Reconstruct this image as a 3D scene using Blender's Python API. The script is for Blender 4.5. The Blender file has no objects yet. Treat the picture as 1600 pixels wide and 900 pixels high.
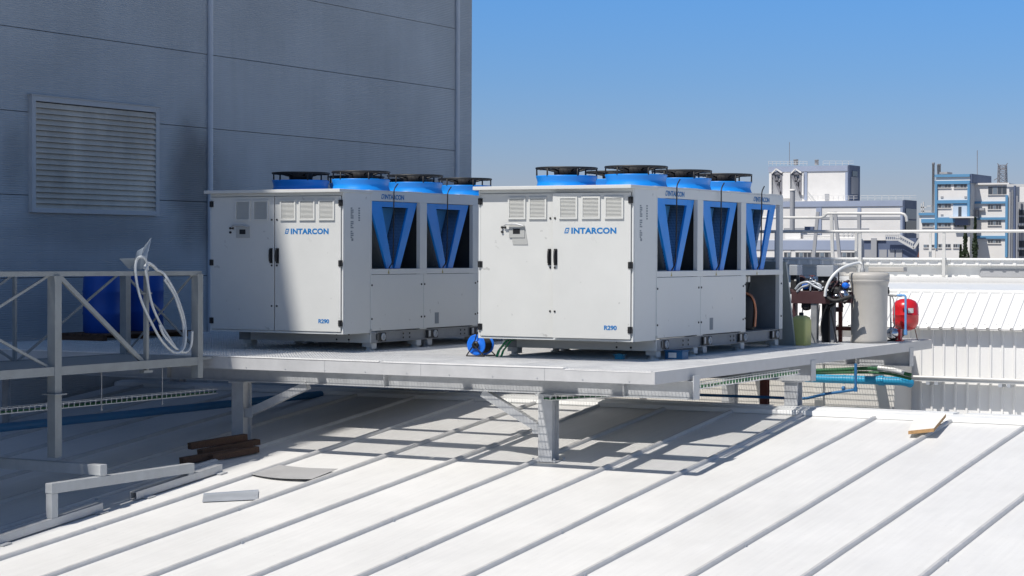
import bpy, bmesh, math, random
from mathutils import Vector, Matrix
random.seed(7)
S = bpy.context.scene
COL = S.collection
R = math.radians

# ------------------------------------------------------------------ camera
YAW, PITCH, ROLL, FPX = R(28.617), R(0.9755), R(0.2064), 3204.1
cd = bpy.data.cameras.new('camera'); cam = bpy.data.objects.new('camera', cd); COL.objects.link(cam)
cd.sensor_width = 36; cd.lens = 36*FPX/1600; cd.clip_start = .5; cd.clip_end = 6000
cam.matrix_world = Matrix.Rotation(YAW,4,'Z') @ Matrix.Rotation(math.pi/2-PITCH,4,'X') @ Matrix.Rotation(ROLL,4,'Z')
S.camera = cam
# ------------------------------------------------------------------ light
SUN = Vector((-.205,-.64,1)).normalized()
W = bpy.data.worlds.new('World'); S.world = W; W.use_nodes = True
nt = W.node_tree; bg = nt.nodes['Background']
sky = nt.nodes.new('ShaderNodeTexSky'); sky.sky_type = 'NISHITA'; sky.sun_disc = False
sky.sun_elevation = math.asin(SUN.z); sky.sun_rotation = R(197.8)
sky.altitude = 700; sky.air_density = 1.0; sky.dust_density = .35; sky.ozone_density = 3.5
tcw = nt.nodes.new('ShaderNodeTexCoord'); sxyz = nt.nodes.new('ShaderNodeSeparateXYZ'); nt.links.new(tcw.outputs['Generated'], sxyz.inputs[0])
rmp = nt.nodes.new('ShaderNodeValToRGB'); cr_ = rmp.color_ramp     # sky tint by elevation: greyer haze low, deep blue above, lifted overhead for fill
cr_.elements[0].position = 0.; cr_.elements[0].color = (.83,.82,1.07,1); cr_.elements[1].position = .4; cr_.elements[1].color = (1.15,1.14,1.16,1)
for p_, c_ in ((.035,(.78,.82,1.12,1)),(.085,(.655,.92,1.34,1)),(.125,(.605,1.02,1.53,1))):
    e_ = cr_.elements.new(p_); e_.color = c_
nt.links.new(sxyz.outputs[2], rmp.inputs[0])
mulw = nt.nodes.new('ShaderNodeMix'); mulw.data_type='RGBA'; mulw.blend_type='MULTIPLY'; mulw.inputs[0].default_value = 1.
nt.links.new(sky.outputs[0], mulw.inputs[6]); nt.links.new(rmp.outputs[0], mulw.inputs[7])
nt.links.new(mulw.outputs[2], bg.inputs[0]); bg.inputs[1].default_value = .074
sl = bpy.data.lights.new('sun','SUN'); so = bpy.data.objects.new('sun', sl); COL.objects.link(so)
sl.energy = 4.95; sl.angle = R(.53); sl.color = (1,.945,.87)
so.rotation_euler = (-SUN).to_track_quat('-Z','Y').to_euler(); so.location = (0,-30,60)
S.view_settings.view_transform = 'Standard'; S.view_settings.look = 'None'
S.view_settings.exposure = 0.0; S.view_settings.gamma = 1
S.view_settings.use_curve_mapping = False

# ------------------------------------------------------------------ survey helper: a bearing read off the photo, put at a known plane
CY, SY = math.cos(YAW), math.sin(YAW)
def bearing(px, py):
    a0, b0 = px-800, py-450
    a = a0*math.cos(ROLL)+b0*math.sin(ROLL); b = -a0*math.sin(ROLL)+b0*math.cos(ROLL)
    r = a/FPX; u2 = -b/FPX
    d = math.cos(PITCH)+u2*math.sin(PITCH); u = u2*math.cos(PITCH)-math.sin(PITCH)
    return Vector((r*CY-d*SY, r*SY+d*CY, u))
def onX(px,py,X): k = bearing(px,py); return k*(X/k.x)
def onY(px,py,Y): k = bearing(px,py); return k*(Y/k.y)
def onZ(px,py,Z): k = bearing(px,py); return k*(Z/k.z)
SLOPE, ZR = .105, -4.910
def roofz(y): return ZR+SLOPE*y
def onR(px,py): k = bearing(px,py); return k*(ZR/(k.z-SLOPE*k.y))

# ------------------------------------------------------------------ materials
def mat(name, col, rough=.5, metal=0., var=0., vscale=3., bump=0., bscale=40., spec=.5, coat=0., stretch=(1,1,1), streak=0.):
    m = bpy.data.materials.new(name); m.use_nodes = True
    n = m.node_tree.nodes; L = m.node_tree.links; b = n['Principled BSDF']
    b.inputs['Base Color'].default_value = (*col,1); b.inputs['Roughness'].default_value = rough
    b.inputs['Metallic'].default_value = metal; b.inputs['Specular IOR Level'].default_value = spec
    if coat: b.inputs['Coat Weight'].default_value = coat
    tc = n.new('ShaderNodeTexCoord'); mp = n.new('ShaderNodeMapping'); mp.inputs['Scale'].default_value = stretch
    L.new(tc.outputs['Object'], mp.inputs[0])
    if var:
        t = n.new('ShaderNodeTexNoise'); t.inputs['Scale'].default_value = vscale; t.inputs['Detail'].default_value = 6; t.inputs['Roughness'].default_value = .65
        L.new(mp.outputs[0], t.inputs[0])
        mr = n.new('ShaderNodeMapRange'); mr.inputs[1].default_value = .3; mr.inputs[2].default_value = .7
        mr.inputs[3].default_value = 1-var; mr.inputs[4].default_value = 1+var*.6
        L.new(t.outputs[0], mr.inputs[0])
        mx = n.new('ShaderNodeVectorMath'); mx.operation = 'SCALE'; mx.inputs[0].default_value = col
        L.new(mr.outputs[0], mx.inputs[3]); L.new(mx.outputs[0], b.inputs['Base Color'])
        mr2 = n.new('ShaderNodeMapRange'); mr2.inputs[1].default_value = .3; mr2.inputs[2].default_value = .7
        mr2.inputs[3].default_value = max(0,rough-.1); mr2.inputs[4].default_value = min(1,rough+.12)
        L.new(t.outputs[0], mr2.inputs[0]); L.new(mr2.outputs[0], b.inputs['Roughness'])
    if bump:
        t2 = n.new('ShaderNodeTexNoise'); t2.inputs['Scale'].default_value = bscale; t2.inputs['Detail'].default_value = 4
        L.new(mp.outputs[0], t2.inputs[0])
        bp = n.new('ShaderNodeBump'); bp.inputs['Strength'].default_value = bump; bp.inputs['Distance'].default_value = .02
        L.new(t2.outputs[0], bp.inputs['Height']); L.new(bp.outputs[0], b.inputs['Normal'])
    return m

M = {}
M['unit'] = mat('light_grey_paint', (.605,.615,.60), .36, var=.035, vscale=1.6, bump=.13, bscale=1.5, coat=.15)
M['unit2'] = mat('cabinet_paint', (.64,.66,.655), .38, var=.04, vscale=1.2, bump=.13, bscale=1.5)
M['galv'] = mat('galvanised_steel', (.50,.515,.53), .5, .35, var=.12, vscale=9)
M['deckgalv'] = mat('galvanised_grating', (.76,.76,.75), .5, .0, var=.12, vscale=6)
M['fascia'] = mat('galvanised_fascia', (.51,.515,.52), .5, .1, var=.1, vscale=3, bump=.05, bscale=3)
M['dgalv'] = mat('dull_galvanised_steel', (.30,.315,.33), .6, .3, var=.15, vscale=7)
def specks(m, th=.745, dark=.72, scale=9.):
    n = m.node_tree.nodes; L = m.node_tree.links; b = n['Principled BSDF']
    tc = n.new('ShaderNodeTexCoord'); t = n.new('ShaderNodeTexNoise'); t.inputs['Scale'].default_value = scale; t.inputs['Detail'].default_value = 2
    L.new(tc.outputs['Object'], t.inputs[0]); mr = n.new('ShaderNodeMapRange'); mr.inputs[1].default_value = th-.03; mr.inputs[2].default_value = th+.03; mr.inputs[3].default_value = 1; mr.inputs[4].default_value = dark
    L.new(t.outputs[0], mr.inputs[0]); src = b.inputs['Base Color'].links[0].from_socket
    v = n.new('ShaderNodeVectorMath'); v.operation = 'SCALE'; L.new(src, v.inputs[0]); L.new(mr.outputs[0], v.inputs[3]); L.new(v.outputs[0], b.inputs['Base Color'])
specks(M['unit']); specks(M['unit2'])
M['blue'] = mat('blue_coated_steel', (.008,.25,.78), .38, var=.05, vscale=4)
M['sheenblue'] = mat('blue_sheen', (.10,.36,.70), .5, var=.1, vscale=2)  # blue paled for the light coming in through the fan opening
M['blue2'] = mat('blue_plastic', (.008,.16,.75), .45, var=.06, vscale=6)
M['barrel'] = mat('blue_barrel_plastic', (.006,.085,.42), .45, var=.1, vscale=3)
M['black'] = mat('black_wire', (.012,.013,.015), .5)
M['rubber'] = mat('black_rubber', (.02,.02,.022), .65)
M['dark'] = mat('dark_interior', (.03,.035,.04), .8)
M['ink'] = mat('blue_ink', (.008,.16,.43), .5)
M['greyink'] = mat('grey_ink', (.22,.25,.28), .6)
M['grille'] = mat('vent_plastic', (.60,.61,.59), .5)
M['copper'] = mat('copper_pipe', (.55,.22,.12), .35, .9)
M['white'] = mat('white_plastic_hose', (.72,.74,.74), .4)
M['red'] = mat('red_enamel', (.55,.012,.018), .3, var=.05, coat=.4)
M['maroon'] = mat('maroon_painted_steel', (.06,.026,.03), .55, var=.15, vscale=8)
M['rust'] = mat('red_oxide_steel', (.16,.045,.03), .65, var=.2, vscale=8)
M['tank'] = mat('grey_polyethylene', (.45,.435,.405), .5, var=.07, vscale=3, bump=.03, bscale=6)
M['steel'] = mat('stainless_steel', (.62,.62,.63), .22, 1.)
M['jug'] = mat('yellow_translucent_jug', (.62,.62,.22), .4, var=.1)
M['sheetgreen'] = mat('grey_green_panel', (.30,.34,.34), .45, var=.05)
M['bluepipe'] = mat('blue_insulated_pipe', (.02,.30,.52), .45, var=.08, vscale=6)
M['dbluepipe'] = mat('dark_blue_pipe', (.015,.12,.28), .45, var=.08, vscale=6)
M['green'] = mat('green_strap', (.02,.30,.12), .5)
M['gtray'] = mat('green_cable', (.025,.13,.05), .55, var=.2, vscale=10)
M['wood'] = mat('weathered_timber', (.13,.07,.042), .85, var=.45, vscale=6, stretch=(1,8,8), bump=.3, bscale=30)
M['ply'] = mat('pale_board', (.76,.74,.69), .7, var=.06)
M['plyedge'] = mat('board_edge', (.42,.25,.11), .8, var=.3, vscale=20)
M['scrap'] = mat('grey_sheet', (.40,.40,.40), .5, .1, var=.06)
M['flash'] = mat('zinc_flashing', (.42,.45,.49), .45, .3, var=.08)
M['annex'] = mat('white_coated_sheet', (.74,.74,.73), .4, var=.035, vscale=2, stretch=(1,1,.3))
M['plain'] = mat('cream_panel', (.62,.60,.56), .6, var=.06, vscale=2)
M['ridge'] = mat('white_flashing', (.74,.75,.74), .4, var=.04, vscale=4)
M['farwhite'] = mat('white_render', (.70,.69,.67), .8, var=.06, vscale=.4)
M['farblue'] = mat('hazed_slate_blue', (.30,.35,.46), .6, var=.06, vscale=.3)  # slate blue paled to stand in for distance haze
M['fardblue'] = mat('navy_and_shaded_cladding', (.10,.13,.21), .5, var=.1, vscale=.4)
M['farlblue'] = mat('azure_paint', (.10,.27,.46), .6, var=.05, vscale=.4)
M['fargrey'] = mat('grey_cladding', (.33,.34,.36), .6, var=.08, vscale=.3)
M['glass'] = mat('window_glass', (.05,.06,.075), .12, spec=.8)
M['pane'] = mat('blue_window_glass', (.16,.20,.24), .2, spec=.8)
M['leaf'] = mat('cypress_foliage', (.022,.042,.016), .7, var=.4, vscale=1.5)
M['bark'] = mat('bark', (.08,.055,.035), .9)
M['pylon'] = mat('pylon_steel', (.22,.22,.24), .6, .3)
M['rail'] = mat('pale_rail_steel', (.60,.60,.585), .45, .15, var=.08, vscale=5)
M['walk2'] = mat('frame_steel_lit', (.46,.48,.49), .5, .1, var=.12, vscale=5)  # lighter copy of the walkway steel, for the sunlit frame
M['walk'] = mat('walkway_steel_shaded', (.27,.29,.295), .55, .1, var=.15, vscale=5)  # grey steel set darker, deep shade beside the wall put into the colour
M['earth'] = mat('dry_ground', (.23,.20,.16), .9, var=.25, vscale=.05)
M['film'] = mat('plastic_film', (.30,.35,.40), .35)

def roof_material():
    m = mat('white_roof_sheet', (.80,.80,.785), .42)
    n = m.node_tree.nodes; L = m.node_tree.links; b = n['Principled BSDF']
    tc = n.new('ShaderNodeTexCoord')
    mp = n.new('ShaderNodeMapping'); mp.inputs['Scale'].default_value = (9,.5,1); L.new(tc.outputs['Object'], mp.inputs[0])
    st = n.new('ShaderNodeTexNoise'); st.inputs['Scale'].default_value = 2.2; st.inputs['Detail'].default_value = 7; L.new(mp.outputs[0], st.inputs[0])
    cl = n.new('ShaderNodeTexNoise'); cl.inputs['Scale'].default_value = .7; cl.inputs['Detail'].default_value = 8; cl.inputs['Roughness'].default_value = .7
    L.new(tc.outputs['Object'], cl.inputs[0])
    sp = n.new('ShaderNodeTexNoise'); sp.inputs['Scale'].default_value = 26; sp.inputs['Detail'].default_value = 3; L.new(tc.outputs['Object'], sp.inputs[0])
    r1 = n.new('ShaderNodeMapRange'); r1.inputs[1].default_value=.35; r1.inputs[2].default_value=.68; r1.inputs[3].default_value=.955; r1.inputs[4].default_value=1.01; L.new(st.outputs[0], r1.inputs[0])
    r2 = n.new('ShaderNodeMapRange'); r2.inputs[1].default_value=.3; r2.inputs[2].default_value=.7; r2.inputs[3].default_value=.90; r2.inputs[4].default_value=1.02; L.new(cl.outputs[0], r2.inputs[0])
    r3 = n.new('ShaderNodeMapRange'); r3.inputs[1].default_value=.69; r3.inputs[2].default_value=.77; r3.inputs[3].default_value=1.0; r3.inputs[4].default_value=.80; L.new(sp.outputs[0], r3.inputs[0])
    a = n.new('ShaderNodeMath'); a.operation='MULTIPLY'; L.new(r1.outputs[0],a.inputs[0]); L.new(r2.outputs[0],a.inputs[1])
    a2 = n.new('ShaderNodeMath'); a2.operation='MULTIPLY'; L.new(a.outputs[0],a2.inputs[0]); L.new(r3.outputs[0],a2.inputs[1])
    v = n.new('ShaderNodeVectorMath'); v.operation='SCALE'; v.inputs[0].default_value=(.735,.735,.72); L.new(a2.outputs[0], v.inputs[3]); L.new(v.outputs[0], b.inputs['Base Color'])
    # gentle oil-canning of the trays
    mp2 = n.new('ShaderNodeMapping'); mp2.inputs['Scale'].default_value=(1.1,.55,1); L.new(tc.outputs['Object'], mp2.inputs[0])
    wv = n.new('ShaderNodeTexNoise'); wv.inputs['Scale'].default_value=1.1; wv.inputs['Detail'].default_value=2; L.new(mp2.outputs[0], wv.inputs[0])
    bp = n.new('ShaderNodeBump'); bp.inputs['Strength'].default_value=.55; bp.inputs['Distance'].default_value=.06; L.new(wv.outputs[0], bp.inputs['Height'])
    bp2 = n.new('ShaderNodeBump'); bp2.inputs['Strength'].default_value=.04; bp2.inputs['Distance'].default_value=.01; L.new(st.outputs[0], bp2.inputs['Height']); L.new(bp.outputs[0], bp2.inputs['Normal'])
    L.new(bp2.outputs[0], b.inputs['Normal'])
    return m
M['roof'] = roof_material()

def wall_material():
    m = mat('grey_sandwich_panel', (.43,.465,.485), .5)
    n = m.node_tree.nodes; L = m.node_tree.links; b = n['Principled BSDF']
    tc = n.new('ShaderNodeTexCoord')
    wv = n.new('ShaderNodeTexWave'); wv.wave_type='BANDS'; wv.bands_direction='Z'; wv.inputs['Scale'].default_value=9.; wv.inputs['Distortion'].default_value=.05
    L.new(tc.outputs['Object'], wv.inputs[0])
    n1 = n.new('ShaderNodeTexNoise'); n1.inputs['Scale'].default_value=.45; n1.inputs['Detail'].default_value=7; n1.inputs['Roughness'].default_value=.6; L.new(tc.outputs['Object'], n1.inputs[0])
    mp = n.new('ShaderNodeMapping'); mp.inputs['Scale'].default_value=(1,3.5,.22); L.new(tc.outputs['Object'], mp.inputs[0])
    n2 = n.new('ShaderNodeTexNoise'); n2.inputs['Scale'].default_value=1.6; n2.inputs['Detail'].default_value=6; L.new(mp.outputs[0], n2.inputs[0])
    r1 = n.new('ShaderNodeMapRange'); r1.inputs[1].default_value=.3; r1.inputs[2].default_value=.7; r1.inputs[3].default_value=.86; r1.inputs[4].default_value=1.08; L.new(n1.outputs[0], r1.inputs[0])
    r2 = n.new('ShaderNodeMapRange'); r2.inputs[1].default_value=.3; r2.inputs[2].default_value=.7; r2.inputs[3].default_value=.965; r2.inputs[4].default_value=1.02; L.new(n2.outputs[0], r2.inputs[0])
    a = n.new('ShaderNodeMath'); a.operation='MULTIPLY'; L.new(r1.outputs[0],a.inputs[0]); L.new(r2.outputs[0],a.inputs[1])
    nn = n.new('ShaderNodeTexNoise'); nn.inputs['Scale'].default_value=1.1; nn.inputs['Detail'].default_value=4; L.new(tc.outputs['Object'], nn.inputs[0])
    prev = a.outputs[0]
    # soot blown out of the louvre: patches right of, below and left of it (object coords = world - (XW-20, 15, -12))
    for cy,cz,ry,rz,dk in ((13.2,13.2,.8,1.2,.42),(10.6,12.35,2.0,.38,.72),(8.75,13.4,.35,.7,.75),(14.2,12.6,.8,1.2,.72)):
        d = n.new('ShaderNodeVectorMath'); d.operation='SUBTRACT'; d.inputs[1].default_value=(20,cy,cz); L.new(tc.outputs['Object'], d.inputs[0])
        sc_ = n.new('ShaderNodeVectorMath'); sc_.operation='MULTIPLY'; sc_.inputs[1].default_value=(0,1/ry,1/rz); L.new(d.outputs[0], sc_.inputs[0])
        ln = n.new('ShaderNodeVectorMath'); ln.operation='LENGTH'; L.new(sc_.outputs[0], ln.inputs[0])
        ad = n.new('ShaderNodeMath'); ad.operation='MULTIPLY_ADD'; ad.inputs[1].default_value=.9; L.new(nn.outputs[0], ad.inputs[0]); L.new(ln.outputs['Value'], ad.inputs[2])
        mr = n.new('ShaderNodeMapRange'); mr.interpolation_type='SMOOTHSTEP'; mr.inputs[1].default_value=.75; mr.inputs[2].default_value=1.7; mr.inputs[3].default_value=dk; mr.inputs[4].default_value=1.; L.new(ad.outputs[0], mr.inputs[0])
        mm = n.new('ShaderNodeMath'); mm.operation='MULTIPLY'; L.new(prev, mm.inputs[0]); L.new(mr.outputs[0], mm.inputs[1]); prev = mm.outputs[0]
    v = n.new('ShaderNodeVectorMath'); v.operation='SCALE'; v.inputs[0].default_value=(.43,.465,.485); L.new(prev, v.inputs[3]); L.new(v.outputs[0], b.inputs['Base Color'])
    bp = n.new('ShaderNodeBump'); bp.inputs['Strength'].default_value=.35; bp.inputs['Distance'].default_value=.01; L.new(wv.outputs[0], bp.inputs['Height']); L.new(bp.outputs[0], b.inputs['Normal'])
    return m
M['wall'] = wall_material()
M['strip'] = mat('joint_strip_highlit', (.58,.61,.64), .45, var=.1, vscale=2)  # lighter than the wall, the highlight on the joint pipes is in the colour

def coil_material():
    m = mat('coil_fins', (.10,.13,.17), .45, .5)
    n = m.node_tree.nodes; L = m.node_tree.links; b = n['Principled BSDF']
    tc = n.new('ShaderNodeTexCoord')
    w1 = n.new('ShaderNodeTexWave'); w1.bands_direction='Z'; w1.inputs['Scale'].default_value=15; L.new(tc.outputs['Object'], w1.inputs[0])
    w2 = n.new('ShaderNodeTexWave'); w2.bands_direction='X'; w2.inputs['Scale'].default_value=15; L.new(tc.outputs['Object'], w2.inputs[0])
    mn = n.new('ShaderNodeMath'); mn.operation='MAXIMUM'; L.new(w1.outputs['Fac'],mn.inputs[0]); L.new(w2.outputs['Fac'],mn.inputs[1])
    cr = n.new('ShaderNodeValToRGB'); cr.color_ramp.elements[0].position=.55; cr.color_ramp.elements[0].color=(.05,.13,.28,1)
    cr.color_ramp.elements[1].position=.92; cr.color_ramp.elements[1].color=(.24,.42,.62,1)
    L.new(mn.outputs[0], cr.inputs[0]); L.new(cr.outputs[0], b.inputs['Base Color'])
    return m
M['coil'] = coil_material()
M['coilback'] = mat('coil_casing', (.13,.15,.16), .55, var=.3, vscale=3)

# ------------------------------------------------------------------ mesh builder
class MB:
    def __init__(s, off=(0,0,0)): s.v=[]; s.f=[]; s.mi=[]; s.sm=[]; s.off=Vector(off); s.cur=0
    def add(s, vs, fs, smooth=False):
        k=len(s.v); s.v += [Vector(p)-s.off for p in vs]
        for f in fs: s.f.append([i+k for i in f]); s.mi.append(s.cur); s.sm.append(smooth)
        return s
    def box(s,a,b):
        x0,x1=sorted((a[0],b[0])); y0,y1=sorted((a[1],b[1])); z0,z1=sorted((a[2],b[2]))
        return s.add([(x0,y0,z0),(x1,y0,z0),(x1,y1,z0),(x0,y1,z0),(x0,y0,z1),(x1,y0,z1),(x1,y1,z1),(x0,y1,z1)],
              [(0,3,2,1),(4,5,6,7),(0,1,5,4),(1,2,6,5),(2,3,7,6),(3,0,4,7)])
    def bar(s,p,q,w,h,up=(0,0,1)):
        p,q=Vector(p),Vector(q); d=(q-p).normalized(); up=Vector(up)
        sd=d.cross(up)
        if sd.length<1e-4: sd=d.cross(Vector((0,1,0)))
        sd.normalize(); u=sd.cross(d).normalized(); a=sd*w/2; b=u*h/2
        vs=[p-a-b,p+a-b,p+a+b,p-a+b,q-a-b,q+a-b,q+a+b,q-a+b]
        return s.add(vs,[(0,1,2,3),(4,7,6,5),(0,4,5,1),(1,5,6,2),(2,6,7,3),(3,7,4,0)])
    def tube(s,pts,r,n=8,cap=True):
        P=[Vector(p) for p in pts]; rings=[]; ref=None
        for i,p in enumerate(P):
            d=(P[min(i+1,len(P)-1)]-P[max(i-1,0)]).normalized()
            if ref is None:
                ref=d.orthogonal().normalized()
            else:
                ref=(ref-d*ref.dot(d)).normalized()
            b=d.cross(ref); rr=r[i] if isinstance(r,(list,tuple)) else r
            rings.append([p+(ref*math.cos(2*math.pi*k/n)+b*math.sin(2*math.pi*k/n))*rr for k in range(n)])
        vs=[v for g in rings for v in g]; fs=[]
        for i in range(len(P)-1):
            for k in range(n): fs.append((i*n+k,i*n+(k+1)%n,(i+1)*n+(k+1)%n,(i+1)*n+k))
        s.add(vs,fs,True)
        if cap:
            s.add(rings[0],[tuple(range(n))[::-1]]); s.add(rings[-1],[tuple(range(n))])
        return s
    def lathe(s,c,prof,n=32,axis='Z'):
        vs=[];fs=[]
        for r,z in prof:
            for k in range(n):
                a=2*math.pi*k/n
                if axis=='Z': vs.append((c[0]+r*math.cos(a),c[1]+r*math.sin(a),c[2]+z))
                elif axis=='X': vs.append((c[0]+z,c[1]+r*math.cos(a),c[2]+r*math.sin(a)))
                else: vs.append((c[0]-r*math.cos(a),c[1]+z,c[2]+r*math.sin(a)))
        m=len(prof)
        for i in range(m-1):
            for k in range(n): fs.append((i*n+k,i*n+(k+1)%n,(i+1)*n+(k+1)%n,(i+1)*n+k))
        s.add(vs,fs,True)
        if prof[0][0]>1e-5: s.add(vs[:n],[tuple(range(n))[::-1]])
        if prof[-1][0]>1e-5: s.add(vs[-n:],[tuple(range(n))])
        return s
    def prism(s,poly,plane,a,b):
        """poly in the other two axes, extruded along `plane` axis from a to b"""
        def P(u,v,t): return {'X':(t,u,v),'Y':(u,t,v),'Z':(u,v,t)}[plane]
        n=len(poly); vs=[P(u,v,a) for u,v in poly]+[P(u,v,b) for u,v in poly]
        fs=[tuple(range(n))[::-1],tuple(range(n,2*n))]+[(i,(i+1)%n,n+(i+1)%n,n+i) for i in range(n)]
        return s.add(vs,fs)
    def build(s,name,mats,parent=None,bevel=0.,loc=None):
        me=bpy.data.meshes.new(name); me.from_pydata([tuple(v) for v in s.v],[],s.f)
        if not isinstance(mats,(list,tuple)): mats=[mats]
        for m in mats: me.materials.append(m)
        for p,mi,sm in zip(me.polygons,s.mi,s.sm): p.material_index=mi; p.use_smooth=sm
        bm=bmesh.new(); bm.from_mesh(me); bmesh.ops.recalc_face_normals(bm,faces=bm.faces); bm.to_mesh(me); bm.free()
        o=bpy.data.objects.new(name,me); COL.objects.link(o)
        if parent: o.parent=parent
        if loc is not None: o.location=loc
        if bevel:
            bv=o.modifiers.new('bevel','BEVEL'); bv.width=bevel; bv.segments=2; bv.limit_method='ANGLE'; bv.angle_limit=R(40)
            bv.harden_normals=False
        return o

def tag(o,label=None,cat=None,group=None,kind=None):
    if label: o['label']=label
    if cat: o['category']=cat
    if group: o['group']=group
    if kind: o['kind']=kind
    return o
def thing(name,label,cat,loc=(0,0,0),group=None):
    o=bpy.data.objects.new(name,None); COL.objects.link(o); o.location=loc; o.empty_display_size=.2
    return tag(o,label,cat,group,'thing')
def solo(mb,name,mats,label,cat,group=None,kind=None,bevel=0.):
    """one-mesh thing with its origin at the middle of its foot"""
    xs=[v.x for v in mb.v]; ys=[v.y for v in mb.v]; zs=[v.z for v in mb.v]
    c=Vector(((min(xs)+max(xs))/2,(min(ys)+max(ys))/2,min(zs)))
    mb.v=[v-c for v in mb.v]
    return tag(mb.build(name,mats,None,bevel,c),label,cat,group,kind or 'thing')
def text_part(name,body,size,mtl,parent,origin,xdir,ydir,weight=.0,squeeze=1.,align='LEFT',spacing=1.):
    cu=bpy.data.curves.new(name,'FONT'); cu.body=body; cu.size=size; cu.offset=weight; cu.extrude=.0012; cu.align_x=align; cu.space_character=spacing
    t=bpy.data.objects.new(name+'_curve',cu); COL.objects.link(t)
    bpy.context.view_layer.update()
    me=bpy.data.meshes.new_from_object(t.evaluated_get(bpy.context.evaluated_depsgraph_get()))
    bpy.data.objects.remove(t); bpy.data.curves.remove(cu)
    X,Y=Vector(xdir),Vector(ydir); Z=X.cross(Y); o=Vector(origin)
    for v in me.vertices: v.co=o+X*v.co.x*squeeze+Y*v.co.y+Z*v.co.z
    me.materials.clear(); me.materials.append(mtl); me.name=name
    ob=bpy.data.objects.new(name,me); COL.objects.link(ob); ob.parent=parent
    return ob
def arc(pts,n=6):
    """Catmull-Rom through points"""
    P=[Vector(p) for p in pts]; P=[P[0]*2-P[1]]+P+[P[-1]*2-P[-2]]; out=[]
    for i in range(1,len(P)-2):
        a,b,c,d=P[i-1:i+3]
        for k in range(n):
            t=k/n; out.append(.5*((2*b)+(c-a)*t+(2*a-5*b+4*c-d)*t*t+(3*b-a-3*c+d)*t**3))
    out.append(P[-2]); return out

GZ=-12.
# ================================================================== SETTING
g=MB(); g.add([(-3000,-3000,GZ),(3000,-3000,GZ),(3000,3000,GZ),(-3000,3000,GZ)],[(0,1,2,3)])
tag(g.build('ground',M['earth']),kind='structure')

# ---- the hall we stand above: white standing seam roof
YE=26.2
hall=thing('factory_hall','low factory hall with white standing seam metal roof carrying the steel platform','building',(-8,10,GZ))
o=Vector((-8,10,GZ))
m=MB(o)
X0,X1=-21.55,9.; Y0=-8.
nx=1
m.add([(X0,Y0,roofz(Y0)),(X1,Y0,roofz(Y0)),(X1,YE,roofz(YE)),(X0,YE,roofz(YE)),
       (X0,36,roofz(YE)-.105*(36-YE)),(X1,36,roofz(YE)-.105*(36-YE))],[(0,1,2,3),(3,2,5,4)])
seams=[]
x=-9.77
while x>X0+.2: x-=1.018
x+=1.018
while x<X1: seams.append(x); x+=1.018
def seam(mb,x,ya,yb):
    pr=[(-.032,0),(-.03,.026),(-.017,.044),(.017,.044),(.03,.026),(.032,0)]
    n=24; vs=[]; fs=[]
    for i in range(n+1):
        y=ya+(yb-ya)*i/n; w=.006*math.sin(i*1.7+x*5)
        for px,pz in pr: vs.append((x+px+w,y,roofz(y)+pz-.001))
    k=len(pr)
    for i in range(n):
        for j in range(k-1): fs.append((i*k+j,i*k+j+1,(i+1)*k+j+1,(i+1)*k+j))
    fs.append(tuple(range(n*k,(n+1)*k)))
    mb.add(vs,fs)
m.build('roof',M['roof'],hall)
M['seam'] = mat('seam_metal', (.56,.56,.555), .45, .15, var=.1, vscale=5)
for x in seams:
    m=MB(o); seam(m,x,Y0,YE-.12); m.build('standing_seam',M['seam'],hall)
m=MB(o)
# small fixing clips on the seams
for x in seams:
    for y in (12.9,18.2,):
        yy=y+1.6*math.sin(x*3.1+y)
        m=MB(o); m.box((x+.028,yy,roofz(yy)+.0),(x+.040,yy+.04,roofz(yy)+.03)); m.build('seam_clip',M['flash'],hall)
m=MB(o)
z=roofz(YE)
m.prism([(YE-.16,roofz(YE-.16)+.005),(YE-.14,z+.05),(YE+.05,z+.075),(YE+.35,z+.06),(YE+.36,z-.04)],'X',X0,X1)
m.build('ridge_cap',M['ridge'],hall,bevel=.008)
m=MB(o); zz=roofz(YE)+.07
for i in range(9):
    xa=-18+i*2.6; m.box((xa,YE+.04,zz),(xa+2.45,YE+.33,zz+.012+.004*(i%2)))
m.build('ridge_plate',M['ridge'],hall)
m=MB(o); m.box((X0,Y0+.1,GZ),(X1,35.9,-6.2)); m.build('wall',M['plain'],hall)

# ---- tall grey warehouse on the left
XW=-21.6; YC=37.73; ZT=27.35
tall=thing('tall_warehouse','tall windowless grey panel-clad warehouse wall filling the left of the view','building',(XW-20,15,GZ))
o=Vector((XW-20,15,GZ))
m=MB(o); m.box((XW-40,-30,GZ),(XW-.06,YC-.06,ZT-.3)); m.build('core',M['dark'],tall)
m=MB(o)
zs=[2.136+1.2720*k for k in range(-12,18)]
zs=[z for z in zs if z>GZ]
ys=[-30,-14.,0.,14.2,28.63,37.12]
edges=[GZ]+zs+[ZT]
for a,b in zip(edges[:-1],edges[1:]):
    for ya,yb in zip(ys[:-1],ys[1:]):
        t=.0025*math.sin(a*7+ya)
        m.box((XW-.06,ya+.003,a+.0055),(XW+t,yb-.003,b-.0055))
m.build('cladding',M['wall'],tall)
m=MB(o); m.box((XW-.06,37.13,GZ),(XW+.03,YC,ZT)); m.box((XW-2,YC-.02,GZ),(XW-.06,YC,ZT)); m.build('corner_flashing',M['wall'],tall,bevel=.01)
for y in (0.,14.2,28.63,37.12):
    m=MB(o); m.tube([(XW+.03,y,GZ),(XW+.03,y,ZT)],.05,10); 
    for k in range(-8,18): m.lathe((XW+.03,y,.4+1.272*k),[(.055,0),(.055,.03)],10)
    m.build('joint_strip',M['strip'],tall)
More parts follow.
